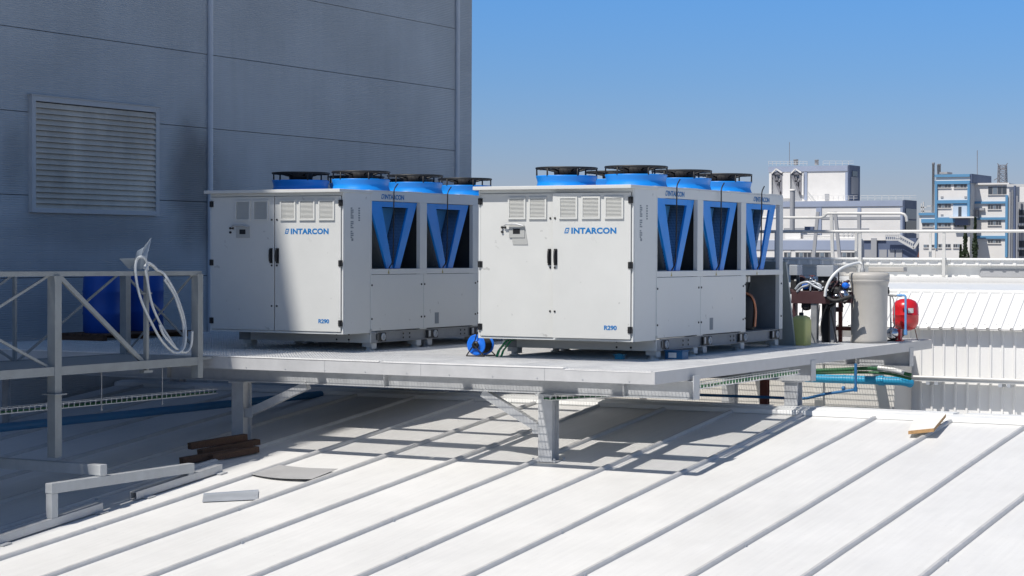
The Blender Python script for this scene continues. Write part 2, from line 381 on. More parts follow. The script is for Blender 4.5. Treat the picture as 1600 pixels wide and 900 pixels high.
# louvre
lv=MB(o); ya,yb,za,zb=24.09,27.19,.60,2.40
t=.085
lv.box((XW,ya,za),(XW+.07,ya+t,zb)); lv.box((XW,yb-t,za),(XW+.07,yb,zb)); lv.box((XW,ya+t,zb-t),(XW+.068,yb-t,zb)); lv.box((XW,ya+t,za),(XW+.068,yb-t,za+.07))
lv.box((XW,ya-.03,zb),(XW+.09,yb+.03,zb+.012))
louv=lv.build('wall_louvre',mat('louvre_paint',(.50,.52,.53),.5,var=.1,vscale=2),tall)
m=MB(o); m.box((XW+.002,ya+t,za+.07),(XW+.006,yb-t,zb-t)); m.build('recess',M['dark'],louv)
m=MB(o); n=19
for k in range(n):
    z=za+.09+(zb-za-.24)*k/(n-1)
    m.add([(XW+.06,ya+t,z-.036),(XW+.06,yb-t,z-.036),(XW+.020,yb-t,z+.045),(XW+.020,ya+t,z+.045),
           (XW+.064,ya+t,z-.032),(XW+.064,yb-t,z-.032),(XW+.024,yb-t,z+.049),(XW+.024,ya+t,z+.049)],
          [(0,1,2,3),(4,7,6,5),(0,4,5,1),(2,6,7,3)])
def lou_mat():
    m2=mat('louvre_slats',(.64,.59,.50),.5,var=.34,vscale=.9,stretch=(1,1,.5)); return m2
m.build('slats',lou_mat(),louv)
# base gutter along the wall

# ================================================================== STEEL PLATFORM
DZ=-1.345; PXR,PXL,PY0,PY1=-9.778,-21.1,21.335,31.93
FT,FB=-1.371,-1.499
pf=thing('equipment_platform','galvanised steel grating platform on posts carrying the two white chillers','platform',(-15,26,roofz(22.4)))
o=Vector((-15,26,roofz(22.4)))
m=MB(o)
x=PXL+.02
while x<PXR-.02:
    m.box((x-.0016,PY0+.012,DZ-.022),(x+.0016,PY1-.012,DZ)); x+=.045
y=PY0+.05
while y<PY1:
    m.box((PXL,y-.0012,DZ-.0115),(PXR-.01,y+.0012,DZ-.0005)); y+=.06
m.build('grating',M['deckgalv'],pf)
m=MB(o)   # fascia channel all round
m.box((PXL,PY0,FB),(PXR,PY0+.008,FT+.02)); m.box((PXL,PY0+.008,FB),(PXR,PY0+.07,FB+.008))
m.build('fascia',M['fascia'],pf)
m=MB(o)
for x_ in (-19.8,-17.1,-14.3,-12.9,-11.2):
    m=MB(o); m.box((x_-.002,PY0-.0015,FB+.001),(x_+.002,PY0+.001,FT+.019)); m.build('fascia_joint',M['dgalv'],pf)
m=MB(o)
x_=-20.9
while x_<PXR-.1:
    m=MB(o); m.lathe((x_,PY0-.0005,FB+.03),[(.009,0),(.009,-.006)],6,'Y'); m.build('fascia_bolt',M['galv'],pf); x_+=.6
m=MB(o); m.box((PXR-.008,PY0+.008,FB),(PXR-.0005,PY1,FT+.016)); m.box((PXR-.07,PY0+.07,FB+.001),(PXR-.008,PY1,FB+.009)); m.build('fascia',M['fascia'],pf)
m=MB(o); m.box((PXL,PY1-.008,FB),(PXR-.008,PY1,FT+.016)); m.build('fascia',M['fascia'],pf)
m=MB(o)   # edge strip on the front, made of lengths
for xa,xb,dz in ((-21.1,-16.9,0),(-16.88,-13.5,.004),(-13.48,-10.95,0)):
    m.box((xa,PY0-.006,DZ-.004+dz),(xb,PY0+.10,DZ+.006+dz))
m.box((-10.93,PY0-.004,DZ-.02),(PXR-.05,PY0+.10,DZ-.012))
m.build('edge_strip',M['deckgalv'],pf)
m=MB(o); m.box((-11.84,21.65,DZ-.045),(-11.36,23.0,DZ-.034)); m.box((-17.2,23.3,DZ-.05),(-15.1,27.9,DZ-.04)); m.box((-12.95,23.3,DZ-.05),(-10.8,27.9,DZ-.04)); m.build('drip_tray',M['dgalv'],pf)
for y in (23.2,24.2,25.2,27.6,28.6,29.7):
    m=MB(o); m.box((PXL,y-.03,-1.50),(PXR-.01,y+.03,DZ-.035)); m.build('joist',M['dgalv'],pf)
for x,w in ((-10.79,.08),(-12.9,.05),(-15.1,.05),(-17.1,.05),(-19,.05)):
    m=MB(o); m.box((x-w,PY0+.01,-1.497),(x+w,PY1-.01,DZ-.037)); m.build('joist',M['dgalv'],pf)
BT,BB=-1.506,-1.73
for y,xr in ((22.4,-9.73),(26.5,-9.78),(30.85,-9.78)):
    m=MB(o); xl=-21.2
    m.box((xl,y-.088,BT-.011),(xr,y+.088,BT)); m.box((xl,y-.088,BB),(xr,y+.088,BB+.011)); m.box((xl,y-.004,BB+.011),(xr,y+.004,BT-.011))
    m.box((xr,y-.09,BB-.002),(xr+.012,y+.09,BT+.06))
    for xx in (-10.5,-13.9,-17.4): m.box((xx-.15,y-.085,BB+.011),(xx-.14,y-.004,BT-.011))
    m.build('beam',M['galv'],pf)
def post(x,y,zb,top=BB-.002,w=.19):
    m=MB(o); h=w/2
    m.box((x-h,y-h,zb+.014),(x+h,y-h+.012,top-.02)); m.box((x-h,y+h-.012,zb+.014),(x+h,y+h,top-.02)); m.box((x+h-.055,y-h+.012,zb+.014),(x+h-.045,y+h-.012,top-.02)); m.box((x-h+.045,y-h+.012,zb+.014),(x-h+.055,y+h-.012,top-.02))
    m.box((x-h-.03,y-h-.03,top-.02),(x+h+.03,y+h+.03,top)); m.box((x-h-.08,y-h-.06,zb),(x+h+.08,y+h+.06,zb+.014))
    for a in (-1,1):
        for b in (-1,1): m.lathe((x+a*(h+.05),y+b*(h+.03),zb+.014),[(.016,0),(.016,.03)],6)
    return m.build('post',M['galv'],pf)
post(-11.70,22.4,roofz(22.4)-.005); post(-16.35,22.4,roofz(22.4)-.005); post(-20.6,22.4,roofz(22.4)); 
post(-10.06,26.5,roofz(YE)-.03); post(-16.35,26.5,roofz(YE)-.05); post(-20.6,26.5,roofz(YE)-.05)
post(-18,30.85,-6,w=.2); post(-12.8,30.85,-6,w=.2)
def brace(p,q):
    m=MB(o); m.bar(p,q,.10,.10); d=(Vector(q)-Vector(p)).normalized()
    m.box((q[0]-.07,q[1]-.055,q[2]-.07),(q[0]+.07,q[1]-.047,q[2]+.05))
    return m.build('brace',M['galv'],pf)
brace((-12.62,22.4,BB-.02),(-11.83,22.4,-2.16)); brace((-15.28,22.4,BB-.02),(-16.2,22.4,-2.14))

# ================================================================== WALKWAY (left)
wk=thing('side_walkway','shaded steel walkway with cross-braced handrail beside the tall grey wall','walkway',(-16.7,17,-1.36))
o=Vector((-16.7,17,-1.36))
XN,XF=-16.0,-17.35; WZ=-1.345; TZ=-.27
YA,YB_=11.5,21.3
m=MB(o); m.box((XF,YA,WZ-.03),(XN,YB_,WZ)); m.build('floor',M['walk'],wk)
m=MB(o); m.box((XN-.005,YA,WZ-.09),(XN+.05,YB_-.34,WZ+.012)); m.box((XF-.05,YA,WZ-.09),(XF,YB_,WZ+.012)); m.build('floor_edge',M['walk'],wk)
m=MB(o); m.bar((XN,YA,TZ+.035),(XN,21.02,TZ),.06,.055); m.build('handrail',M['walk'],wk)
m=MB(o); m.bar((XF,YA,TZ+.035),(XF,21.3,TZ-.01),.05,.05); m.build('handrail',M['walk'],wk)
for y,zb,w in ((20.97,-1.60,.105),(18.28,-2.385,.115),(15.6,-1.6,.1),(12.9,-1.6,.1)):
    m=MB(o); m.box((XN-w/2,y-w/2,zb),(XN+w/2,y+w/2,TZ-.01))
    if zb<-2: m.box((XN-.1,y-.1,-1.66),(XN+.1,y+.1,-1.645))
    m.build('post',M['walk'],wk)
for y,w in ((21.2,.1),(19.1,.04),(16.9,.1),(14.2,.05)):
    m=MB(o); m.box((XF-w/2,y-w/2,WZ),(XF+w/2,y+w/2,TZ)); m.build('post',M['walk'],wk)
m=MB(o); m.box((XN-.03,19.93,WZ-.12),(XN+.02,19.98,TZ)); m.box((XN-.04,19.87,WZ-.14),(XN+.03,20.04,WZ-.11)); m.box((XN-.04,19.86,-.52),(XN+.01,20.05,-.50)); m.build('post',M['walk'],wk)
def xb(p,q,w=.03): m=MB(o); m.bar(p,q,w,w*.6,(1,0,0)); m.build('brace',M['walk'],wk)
xb((XN,18.33,TZ),(XN,19.87,WZ),.055)
xb((XN,18.2,TZ),(XN,15.65,WZ)); xb((XN,15.65,TZ),(XN,18.2,WZ))
xb((XF,21.1,TZ),(XF,19.15,WZ)); xb((XF,19.1,TZ),(XF,17,WZ)); xb((XF,17,TZ),(XF,19.1,WZ)); xb((XF,21.15,TZ),(XF+.1,22.6,WZ))
xb((XN,20.9,TZ),(XF,21.2,WZ))

# roof-top support frame under the walkway
sf=thing('support_frame','galvanised channel frame straddling two rails on the white roof at lower left','frame',(-15.5,18.8,roofz(18.8)))
o=Vector((-15.5,18.8,roofz(18.8)))
pa=onX(75,822,-15.45); pb=onX(288,751,-15.45)
zt=onX(68,755,-15.45).z
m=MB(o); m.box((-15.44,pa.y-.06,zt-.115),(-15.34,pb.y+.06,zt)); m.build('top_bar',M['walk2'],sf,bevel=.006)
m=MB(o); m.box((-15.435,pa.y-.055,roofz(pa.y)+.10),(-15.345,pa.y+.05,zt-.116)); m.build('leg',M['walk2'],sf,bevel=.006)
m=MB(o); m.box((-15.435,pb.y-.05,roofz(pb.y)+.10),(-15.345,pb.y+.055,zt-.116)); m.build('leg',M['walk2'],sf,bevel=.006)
def srail(ya,yb):
    m=MB(o); p=Vector((-15.39,ya,roofz(ya)+.06)); q=Vector((-15.39,yb,roofz(yb)+.06))
    for dx in (-.045,.045): m.bar(p+Vector((dx,0,0)),q+Vector((dx,0,0)),.008,.075)
    m.bar(p+Vector((0,0,.041)),q+Vector((0,0,.041)),.098,.008); m.bar(p-Vector((0,0,.041)),q-Vector((0,0,.041)),.098,.008)
    for y in (ya+.12,yb-.14): m.bar((-15.39,y,roofz(y)+.012),(-15.39,y+.14,roofz(y+.14)+.012),.26,.012)
    m.build('roof_rail',M['galv'],sf)
srail(16.5,18.35); srail(18.95,20.62)
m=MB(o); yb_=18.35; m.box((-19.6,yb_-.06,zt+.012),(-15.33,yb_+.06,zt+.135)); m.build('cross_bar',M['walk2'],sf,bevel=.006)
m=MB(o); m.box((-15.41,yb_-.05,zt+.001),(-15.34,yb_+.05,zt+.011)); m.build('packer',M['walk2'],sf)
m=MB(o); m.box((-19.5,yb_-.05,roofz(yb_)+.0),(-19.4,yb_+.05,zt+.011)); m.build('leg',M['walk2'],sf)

# ================================================================== CHILLERS
def make_chiller(XR,label):
    YF=22.906; o=Vector((XR-1.1,YF+2.5,DZ))
    t=thing('chiller',label,'chiller',o,'white rooftop chillers with blue fan shrouds')
    def P(x,y,z): return (XR+x,YF+y,DZ+z)
    # local: x 0 = right side, -2.2 = left side ; y 0 = cabinet front ; z from deck
    m=MB(o); m.box(P(0,.03,.251),P(-2.2,.66,2.147)); m.box(P(-.004,.0,.251),P(-.028,.03,2.147)); m.box(P(-2.172,0,.251),P(-2.2,.03,2.147)); m.box(P(-.028,0,.251),P(-2.172,.03,.278)); m.box(P(-.028,0,2.105),P(-2.172,.03,2.147))
    cab=m.build('control_cabinet',M['unit2'],t,bevel=.004)
    m=MB(o); m.box(P(.012,-.115,2.147),P(-2.225,.70,2.192)); m.build('cabinet_roof',M['unit'],t,bevel=.006)
    def door(xa,xb,tilt,vents,left):
        hx = xa if left else xb                       # hinge side
        d=bpy.data.objects.new('door',None)
        mb=MB(o); 
        T=Matrix.Translation(Vector(P(hx,0,0)))@Matrix.Rotation(tilt,4,'Z')@Matrix.Translation(-Vector(P(hx,0,0)))
        def tx(b):
            b.v=[(T@(v+o))-o for v in b.v]; return b
        mb.box(P(xa+.004,-.014,.283),P(xb-.004,.004,2.10)); 
        dr=tx(mb).build('door',M['unit'],t,bevel=.004)
        for vx in vents:
            v=MB(o); a,b,zl,zh=vx,vx+.255,1.775,2.052
            v.box(P(a,-.034,zl),P(a+.022,-.0145,zh)); v.box(P(b-.022,-.034,zl),P(b,-.0145,zh)); v.box(P(a+.022,-.034,zl),P(b-.022,-.0145,zl+.02)); v.box(P(a+.022,-.034,zh-.02),P(b-.022,-.0145,zh))
            for k in range(14):
                z=zl+.024+k*.0168
                v.add([P(a+.022,-.031,z),P(b-.022,-.031,z),P(b-.022,-.0165,z+.014),P(a+.022,-.0165,z+.014)],[(0,1,2,3)])
            v.box(P(a+.02,-.016,zl+.02),P(b-.02,-.0145,zh-.02))
            tx(v).build('vent_grille',M['grille'],dr)
        # handle
        hxx = xb-.05 if left else xa+.05
        h=MB(o); h.tube([P(hxx,-.02,1.21),P(hxx,-.055,1.225),P(hxx,-.06,1.30),P(hxx,-.055,1.375),P(hxx,-.02,1.39)],.011,8); h.box(P(hxx-.022,-.026,1.195),P(hxx+.022,-.0145,1.40))
        tx(h).build('door_handle',M['black'],dr)
        k=MB(o)
        for z in (1.785,.615,1.165): k.lathe(P(hxx+(.01 if left else -.01),-.0145,z),[(.013,0),(.013,-.008)],10,'Y')
        tx(k).build('lock',M['black'],dr)
        ex = xa+.004 if left else xb-.004
        for z in (2.005,1.20,.40):
            hg=MB(o); hg.box(P(ex-.032,-.024,z-.04),P(ex+.032,-.0145,z+.04)); hg.lathe(P(ex,-.027,z-.042),[(.010,0),(.010,.084)],8)
            tx(hg).build('hinge',M['black'],dr)
        return dr,T
    tl=0.; tr = R(2.3) if XR>-12 else 0.
    dl,_=door(-2.168,-1.112,tl,(-1.757,-1.458),True)
    dr,T=door(-1.106,-.032,tr,(-1.01,-.70,-.386),False)
    def Q(x,y,z): return (T@Vector(P(x,y,z)))-o
    ux=(T.to_3x3()@Vector((1,0,0))); uz=Vector((0,0,1))
    text_part('lettering','INTARCON',.098,M['ink'],dr,Q(-.845,-.0148,1.594),ux,uz,weight=.0045,squeeze=1.15,spacing=1.08)
    text_part('lettering','R290',.074,M['ink'],dr,Q(-.393,-.0148,.398),ux,uz,weight=.003,squeeze=1.12)
    em=MB(o)   # emblem: two slanted crescents
    def pp(u,v): q=T@Vector(P(-.94+u*.062+v*.014,-.0152,1.594+v*.07)); return q
    for poly in ([(0,.15),(.12,1),(1,1),(.9,.82),(.3,.78),(.2,.22)],[(1.,.85),(.88,0),(0,0),(.1,.18),(.7,.22),(.8,.78)],[(.33,.40),(.62,.62),(.68,.52),(.40,.30)]):
        em.add([pp(*q) for q in poly],[tuple(range(len(poly)))])
    em.build('emblem',M['ink'],dr)
    # control display on left door
    c=MB(o); 
    if XR>-12:
        c.prism([(XR-1.735,DZ+1.69),(XR-1.515,DZ+1.69),(XR-1.47,DZ+1.45),(XR-1.685,DZ+1.45)],'Y',YF-.022,YF-.0145)
    c.box(P(-1.74,-.03,1.54),P(-1.515,-.0225 if XR>-12 else -.0145,1.70))
    cp=c.build('control_panel',mat('panel_plastic',(.40,.41,.40),.45),dl,bevel=.004)
    c=MB(o); c.box(P(-1.68,-.033,1.59),P(-1.58,-.0305,1.655)); c.build('display',M['black'],cp)
    c=MB(o); c.tube([P(-1.80,-.05,1.685),P(-1.77,-.065,1.71),P(-1.6,-.066,1.71),P(-1.52,-.05,1.69)],.012,6); c.build('display_hood',M['galv'],cp)
    c=MB(o)
    for dx,z in ((-1.84,1.672),(-1.80,1.672),(-1.84,1.615)): c.lathe(P(dx,-.0145,z),[(.016,0),(.016,-.02),(.010,-.024)],10,'Y')
    c.build('push_buttons',M['rubber'],dl)
    # stickers on cabinet side
    c=MB(o)
    for k in range(16):
        z=1.93-.026*k
        if k not in (6,11): c.box(P(.0005,.17,z),P(.002,.17+.07*(1 if k%3 else .6),z+.018))
    for k in range(6): c.box(P(.0005,.36,1.93-.032*k),P(.002,.40,1.95-.032*k))
    c.box(P(.0005,.19,1.50),P(.002,.235,1.535))
    c.build('warning_decals',M['greyink'],cab)
    # ---- main frame
    m=MB(o); b0,b1=.664,5.065
    for xa,xb in ((0,-.06),(-2.2,-2.14)):
        for ya,yb in ((.664,.70),(1.965,2.155),(3.473,3.652),(4.929,5.065)):
            m.box(P(xa,ya,.262),P(xb,yb,2.055))
        m.box(P(xa+(-.001 if xa==0 else .001),b0,2.055),P(xb,b1,2.178)); m.box(P(xa+(.004 if xa==0 else -.004),b0+.002,1.048),P(xb,b1-.002,1.122))
    m.box(P(-.06,4.99,2.06),P(-2.14,5.063,2.17)); m.box(P(-.06,4.99,1.05),P(-2.14,5.063,1.12))
    m.box(P(-.06,b0+.001,1.07),P(-2.14,b1-.08,1.10)); 
    fr=m.build('frame',M['unit2'],t,bevel=.003)
    m=MB(o)
    for bb_ in range(3):
        for fx_,xa_,xb_ in ((-.63,-.008,-1.14),(-1.65,-1.14,-2.192)):
            ya_=.70+1.463*bb_-.03; yb_=ya_+1.463; yc_=.70+1.463*bb_+.70
            if bb_==2: yb_=5.062
            if bb_==0: ya_=.666
            N=48
            for zt_ in (2.1785,2.198):
                vs=[]
                for k in range(N):
                    a=2*math.pi*k/N; ca,sa=math.cos(a),math.sin(a)
                    sx=((xa_-fx_) if ca>0 else (fx_-xb_)); sy=((yb_-yc_) if sa>0 else (yc_-ya_))
                    t_=min(sx/abs(ca) if abs(ca)>1e-6 else 9e9, sy/abs(sa) if abs(sa)>1e-6 else 9e9)
                    vs+= [P(fx_+.39*ca,yc_+.39*sa,zt_),P(fx_+t_*ca,yc_+t_*sa,zt_)]
                for cx_,cy_ in ((xa_,ya_),(xa_,yb_),(xb_,ya_),(xb_,yb_)): vs.append(P(cx_,cy_,zt_))
                fs=[(2*k,2*k+1,(2*k+3)%(2*N),(2*k+2)%(2*N)) for k in range(N)]
                for q_,(cx_,cy_) in enumerate(((xa_,ya_),(xa_,yb_),(xb_,ya_),(xb_,yb_))):
                    a=math.atan2(cy_-yc_,cx_-fx_)%(2*math.pi); k=int(a/(2*math.pi/N)); fs.append((2*k+1,2*N+q_,(2*k+3)%(2*N)))
                m.add(vs,fs)
    m.box(P(-.008,.664,2.1787),P(-2.192,.6655,2.1978)); m.box(P(-.0065,.667,2.1787),P(-.0078,5.062,2.1978)); m.box(P(-.01,5.0625,2.1787),P(-2.19,5.064,2.1978))
    for k in range(3): m.box(P(-.05,.70+1.463*k+1.0,2.198),P(-.5,.70+1.463*k+1.40,2.206))
    m.build('top_cover',M['unit'],t,bevel=.003)
    # bottom side panels
    for ya,yb in ((.672,2.055),(2.062,3.60)):
        m=MB(o); m.box(P(.006,ya,.275),P(-.012,yb,1.043)); p=m.build('side_panel',M['unit2'],t,bevel=.004)
        m=MB(o)
        for y in (ya+.02,yb-.06):
            for z in (.90,.44): m.lathe(P(.006,y,z),[(.014,0),(.014,.008)],10,'X')
        m.build('panel_lock',M['black'],p)
        if ya>2:
            m=MB(o); m.box(P(.0065,2.37,.33),P(.009,2.48,.49)); m.build('rating_plate',M['greyink'],p)
    for ya,yb in ((.672,2.055),(2.062,3.50),(3.51,5.05)):
        m=MB(o); m.box(P(-2.206,ya,.275),P(-2.19,yb,1.043)); m.build('side_panel',M['unit2'],t)
    m=MB(o)
    for y,z in ((5.0,.92),(5.0,.45),(3.62,.92),(3.62,.45)): m.lathe(P(.0,y,z),[(.014,0),(.014,.008)],10,'X')
    m.build('panel_lock',M['black'],fr)
    # inner walls
    m=MB(o); m.box(P(-.06,.67,.27),P(-2.14,.68,1.069)); m.box(P(-.8,3.66,.27),P(-.79,4.98,1.069)); m.box(P(-.06,4.93,.27),P(-2.14,4.94,1.049)); m.box(P(-.06,3.47,.27),P(-2.14,3.48,1.069)); m.box(P(-.06,.67,.262),P(-2.14,5.0,.27))
    m.build('inner_wall',mat('inner_panel',(.14,.16,.18),.6,var=.2,vscale=3),t)
    for y_ in (2.06,3.56):
        m=MB(o); m.box(P(-.10,y_-.004,1.123),P(-2.10,y_+.004,2.054)); m.build('dark_divider',M['dark'],t)  # dark sheets added so the gaps between bays look dark
    # compressor in the open bay
    m=MB(o); m.lathe(P(-.21,4.14,.28),[(.14,0),(.15,.04),(.15,.38),(.12,.46),(.05,.50)],20)
    cm=m.build('compressor',M['rubber'],t)
    m=MB(o); m.tube(arc([P(-.2,4.06,.80),P(-.09,4.10,.74),P(-.05,4.13,.56),P(-.05,4.10,.32)]),.022,8); m.build('copper_pipe',M['copper'],cm)
    m=MB(o); m.tube(arc([P(-.3,3.8,1.0),P(-.2,4.1,.96),P(-.3,4.4,.72),P(-.4,4.8,.98)]),.010,6); m.tube(arc([P(-.2,3.8,.36),P(-.2,4.0,.44),P(-.2,4.1,.33)]),.03,8); m.build('cable',M['black'],cm)
    m=MB(o)
    for k in range(3): m.box(P(-.10,3.72+.13*k,.95),P(-.14,3.80+.13*k,1.03))
    m.build('junction_box',M['grille'],cm)
    # V coils
    for b in range(3):
        y0=.700+1.463*b; last=(b==2)
        def V(y,z): return (YF+y0+y, DZ+z)
        xf=-.045
        fm=MB(o)
        ZT_,ZB_=2.05,1.124
        outl=[(.0,ZT_),(1.26,ZT_),(.80,ZB_),(.46,ZB_)]
        arms=[ [(.0,ZT_),(.30,ZT_),(.61,ZB_),(.46,ZB_)], [(1.05,ZT_),(1.26,ZT_),(.80,ZB_),(.66,ZB_)], [(.30,ZT_),(1.05,ZT_),(1.02,ZT_-.075),(.323,ZT_-.075)] ]
        for side,(xa,xb) in enumerate(((XR-2.155,XR-2.12),(XR-.045,XR-.075))):
            fm=MB(o)
            for k,a in enumerate(arms):
                s=(.001*k)*(1 if side==1 else -1)
                fm.prism([V(*q) for q in a],'X',xa-s,xb-s)
            vf=fm.build('coil_frame',M['blue'],t)
        cm=MB(o); cm.prism([V(.24,ZT_-.08),V(1.03,ZT_-.08),V(.66,ZB_+.02),V(.60,ZB_+.02)],'X',XR-.29,XR-.295); cm.build('sheen_plate',M['sheenblue'],vf)  # plate added to give the blue sheen inside the V
        cm=MB(o); xin = XR-.20 if last else XR-.105
        cm.prism([V(.05,ZT_-.02),V(.15,ZT_-.02),V(.58,ZB_+.01),V(.50,ZB_+.01)],'X',XR-.145,XR-2.09)
        cm.build('coil',M['coilback'],vf); cm=MB(o)
        cm.prism([V(1.11,ZT_-.02),V(1.21,ZT_-.02),V(.76,ZB_+.01),V(.68,ZB_+.01)],'X',xin,XR-2.09)
        cm.build('coil',M['coil'],vf)
        # drip cable in front of the bay
        ab=MB(o); yy=y0+.50
        ab.tube(arc([P(.03,yy+.12,2.30),P(.035,yy+.02,2.22),P(.04,yy,2.1),P(.035,yy,1.6),P(.03,yy-.01,1.25),P(.0,yy-.06,1.13)],5),.009,6)
        ab.build('sensor_cable',M['black'],t)
        ad=MB(o); ad.add([P(.0045,y0+.40,1.055),P(.0045,y0+.45,1.055),P(.0045,y0+.425,1.115)],[(0,1,2)]); ad.build('warning_triangle',mat('yellow_decal',(.35,.30,.10),.6),vf)
        # fans
        for fx in (-.63,-1.65):
            cx,cy=XR+fx,YF+y0+.70
            f=MB(o); f.lathe((cx,cy,DZ+2.2),[(.412,0),(.411,.01),(.398,.045),(.389,.075),(.388,.088),(.393,.11),(.404,.145),(.409,.163),(.409,.172),(.398,.172),(.380,.13),(.372,.0)],48)
            sh=f.build('fan_shroud',M['blue'],t)
            f=MB(o); zt=DZ+2.372
            for rr in (.32,.23):
                f.tube([(cx+rr*math.cos(a*math.pi/18),cy+rr*math.sin(a*math.pi/18),zt+.085+.004*(rr<.3)) for a in range(37)],.004,5,False)
            for a in range(18):
                an=2*math.pi*a/18
                f.tube([(cx+.14*math.cos(an),cy+.14*math.sin(an),zt+.09),(cx+.402*math.cos(an),cy+.402*math.sin(an),zt+.085)],.0028,4,False)
            f.tube([(cx+.403*math.cos(a*math.pi/18),cy+.403*math.sin(a*math.pi/18),zt+.10) for a in range(37)],.015,6,False)
            for a in range(6):
                an=2*math.pi*(a+.3)/6; ca,sa=math.cos(an),math.sin(an)
                f.tube([(cx+.402*ca,cy+.402*sa,zt-.01),(cx+.404*ca,cy+.404*sa,zt+.10),(cx+.32*ca,cy+.32*sa,zt+.105),(cx+.2*ca,cy+.2*sa,zt+.07),(cx+.12*ca,cy+.12*sa,zt+.06)],.012,6)
            f.build('fan_guard',M['black'],sh)
            f=MB(o); f.lathe((cx,cy,zt-.02),[(.10,-.02),(.165,.03),(.175,.10),(.16,.124),(.05,.128)],24); f.build('fan_motor',M['rubber'],sh)
            f=MB(o)
            for a in range(7):
                an=2*math.pi*a/7
                ca,sa=math.cos(an),math.sin(an); cb,sb=math.cos(an+.5),math.sin(an+.5)
                f.add([(cx+.1*ca,cy+.1*sa,zt-.10),(cx+.365*ca,cy+.365*sa,zt-.11),(cx+.365*cb,cy+.365*sb,zt-.04),(cx+.1*cb,cy+.1*sb,zt-.05)],[(0,1,2,3)])
            f.build('fan_blades',M['black'],sh)
    # letters on the beam
    for y in (.93,3.92):
        text_part('lettering','INTARCON',.088,M['ink'],fr,Vector(P(.0002,y+.09,2.083))-o,(0,1,0),(0,0,1),weight=.003,squeeze=1.12)
        em=MB(o)
        for poly in ([(0,.15),(.12,1),(1,1),(.9,.82),(.3,.78),(.2,.22)],[(1.,.85),(.88,0),(0,0),(.1,.18),(.7,.22),(.8,.78)]):
            em.add([P(.0012,y+u*.07+v*.015,2.083+v*.065) for u,v in poly],[tuple(range(len(poly)))])
        em.build('emblem',M['ink'],fr)
    # base frame
    m=MB(o)
    m.box(P(-.002,.672,.112),P(-2.0,.69,.2605)); m.build('base_front',M['unit2'],t); m=MB(o)
    m.box(P(-2.0,.672,.112),P(-2.198,.69,.2605)); m.box(P(-.002,.69,.112),P(-.012,.86,.255)); m.box(P(-.002,4.95,.112),P(-.012,5.063,.255))
    for x in (-.02,-2.16):
        m.box(P(x,.86,.245),P(x-.02,4.95,.2605)); m.box(P(x-.02,.86,.125),P(x-.03,4.95,.245)); m.box(P(x,.86,.112),P(x-.02,4.95,.125))
    m.box(P(-.03,5.04,.112),P(-2.17,5.06,.2605))
    bf=m.build('base_frame',M['dgalv'],t)
    for y in (.95,2.35,3.60,4.82):
        m=MB(o); m.box(P(-.006,y-.16,.128),P(-.019,y+.13,.243)); m.build('lifting_pocket',M['black'],bf)
    for y in (.95,2.35,3.60,4.82):
        m=MB(o); m.lathe(P(-.0055,y+.05,.186),[(.052,0),(.052,.012),(.03,.012),(.03,.001)],16,'X'); m.build('pipe_stub',M['galv'],bf); m=MB(o); m.box(P(-.0055,y-.13,.15),P(-.002,y-.08,.235)); m.build('bracket',M['galv'],bf)
    for y in (1.55,1.72,3.15,3.27):
        for z in (.16,.215):
            m=MB(o); m.lathe(P(-.0195,y,z),[(.014,0),(.014,.006)],8,'X'); m.build('bolt',M['black'],bf)
    for x in (-.35,-.55):
        for z in (.15,.225):
            m=MB(o); m.lathe(P(x,.672,z),[(.014,0),(.014,-.006)],8,'Y'); m.build('bolt',M['black'],bf)
    for x in (-.10,-2.1):
        for y in (.80,1.98,2.28,3.60,4.90):
            m=MB(o); m.box(P(x-.07,y-.07,.055),P(x+.07,y+.07,.111)); m.lathe(P(x,y,0),[(.075,0),(.07,.015),(.045,.02),(.045,.055)],14)
            m.box(P(x+.071,y-.06,.03),P(x+.078,y+.06,.105))
            m.build('mounting_foot',M['unit2'] if y!=2.28 else M['galv'],t)
    return t
make_chiller(-10.79,'right chiller with its right cabinet door ajar, beside the blue hose reel')
make_chiller(-15.056,'left chiller, half in the shade of the tall grey wall')

# ================================================================== THINGS ON THE DECK
# hose reel
c=Vector((-13.16,23.18,DZ))
rl=thing('hose_reel','blue cable reel on a black stand at the left foot of the right chiller','reel',c)
m=MB(c); cz=DZ+.15
m.lathe((c.x,c.y-.02,cz),[(.02,-.012),(.055,-.012),(.06,-.004),(.12,-.008),(.135,-.012),(.137,.0),(.12,.004),(.02,.004)],32,'Y'); m.build('flange',M['blue2'],rl)
m=MB(c); m.lathe((c.x,c.y+.20,cz),[(.02,-.004),(.12,-.004),(.137,.0),(.135,.012),(.02,.012)],32,'Y'); m.build('flange',M['blue2'],rl)
m=MB(c)
for k in range(9): m.lathe((c.x,c.y-.012+.0225*k,cz),[(.07,0),(.112,.004),(.116,.011),(.112,.018),(.07,.0225)],24,'Y')
m.build('wound_cable',M['rubber'],rl)
m=MB(c)
for y in (c.y-.055,c.y+.235):
    m.tube([(c.x-.13,y,DZ+.008),(c.x-.02,y,cz),(c.x+.03,y,DZ+.31)],.008,6); m.tube([(c.x+.14,y,DZ+.008),(c.x-.02,y,cz)],.008,6); m.tube([(c.x-.13,y,DZ+.008),(c.x+.14,y,DZ+.008)],.008,6)
m.tube([(c.x+.03,c.y-.055,DZ+.31),(c.x+.03,c.y+.235,DZ+.31)],.009,6); m.tube([(c.x,c.y-.06,cz),(c.x,c.y+.24,cz)],.018,8)
m.build('stand',M['black'],rl)
m=MB(c); m.lathe((c.x,c.y-.06,cz),[(.03,0),(.055,.008),(.055,.02),(.02,.026)],6,'Y'); m.build('hub',M['black'],rl)
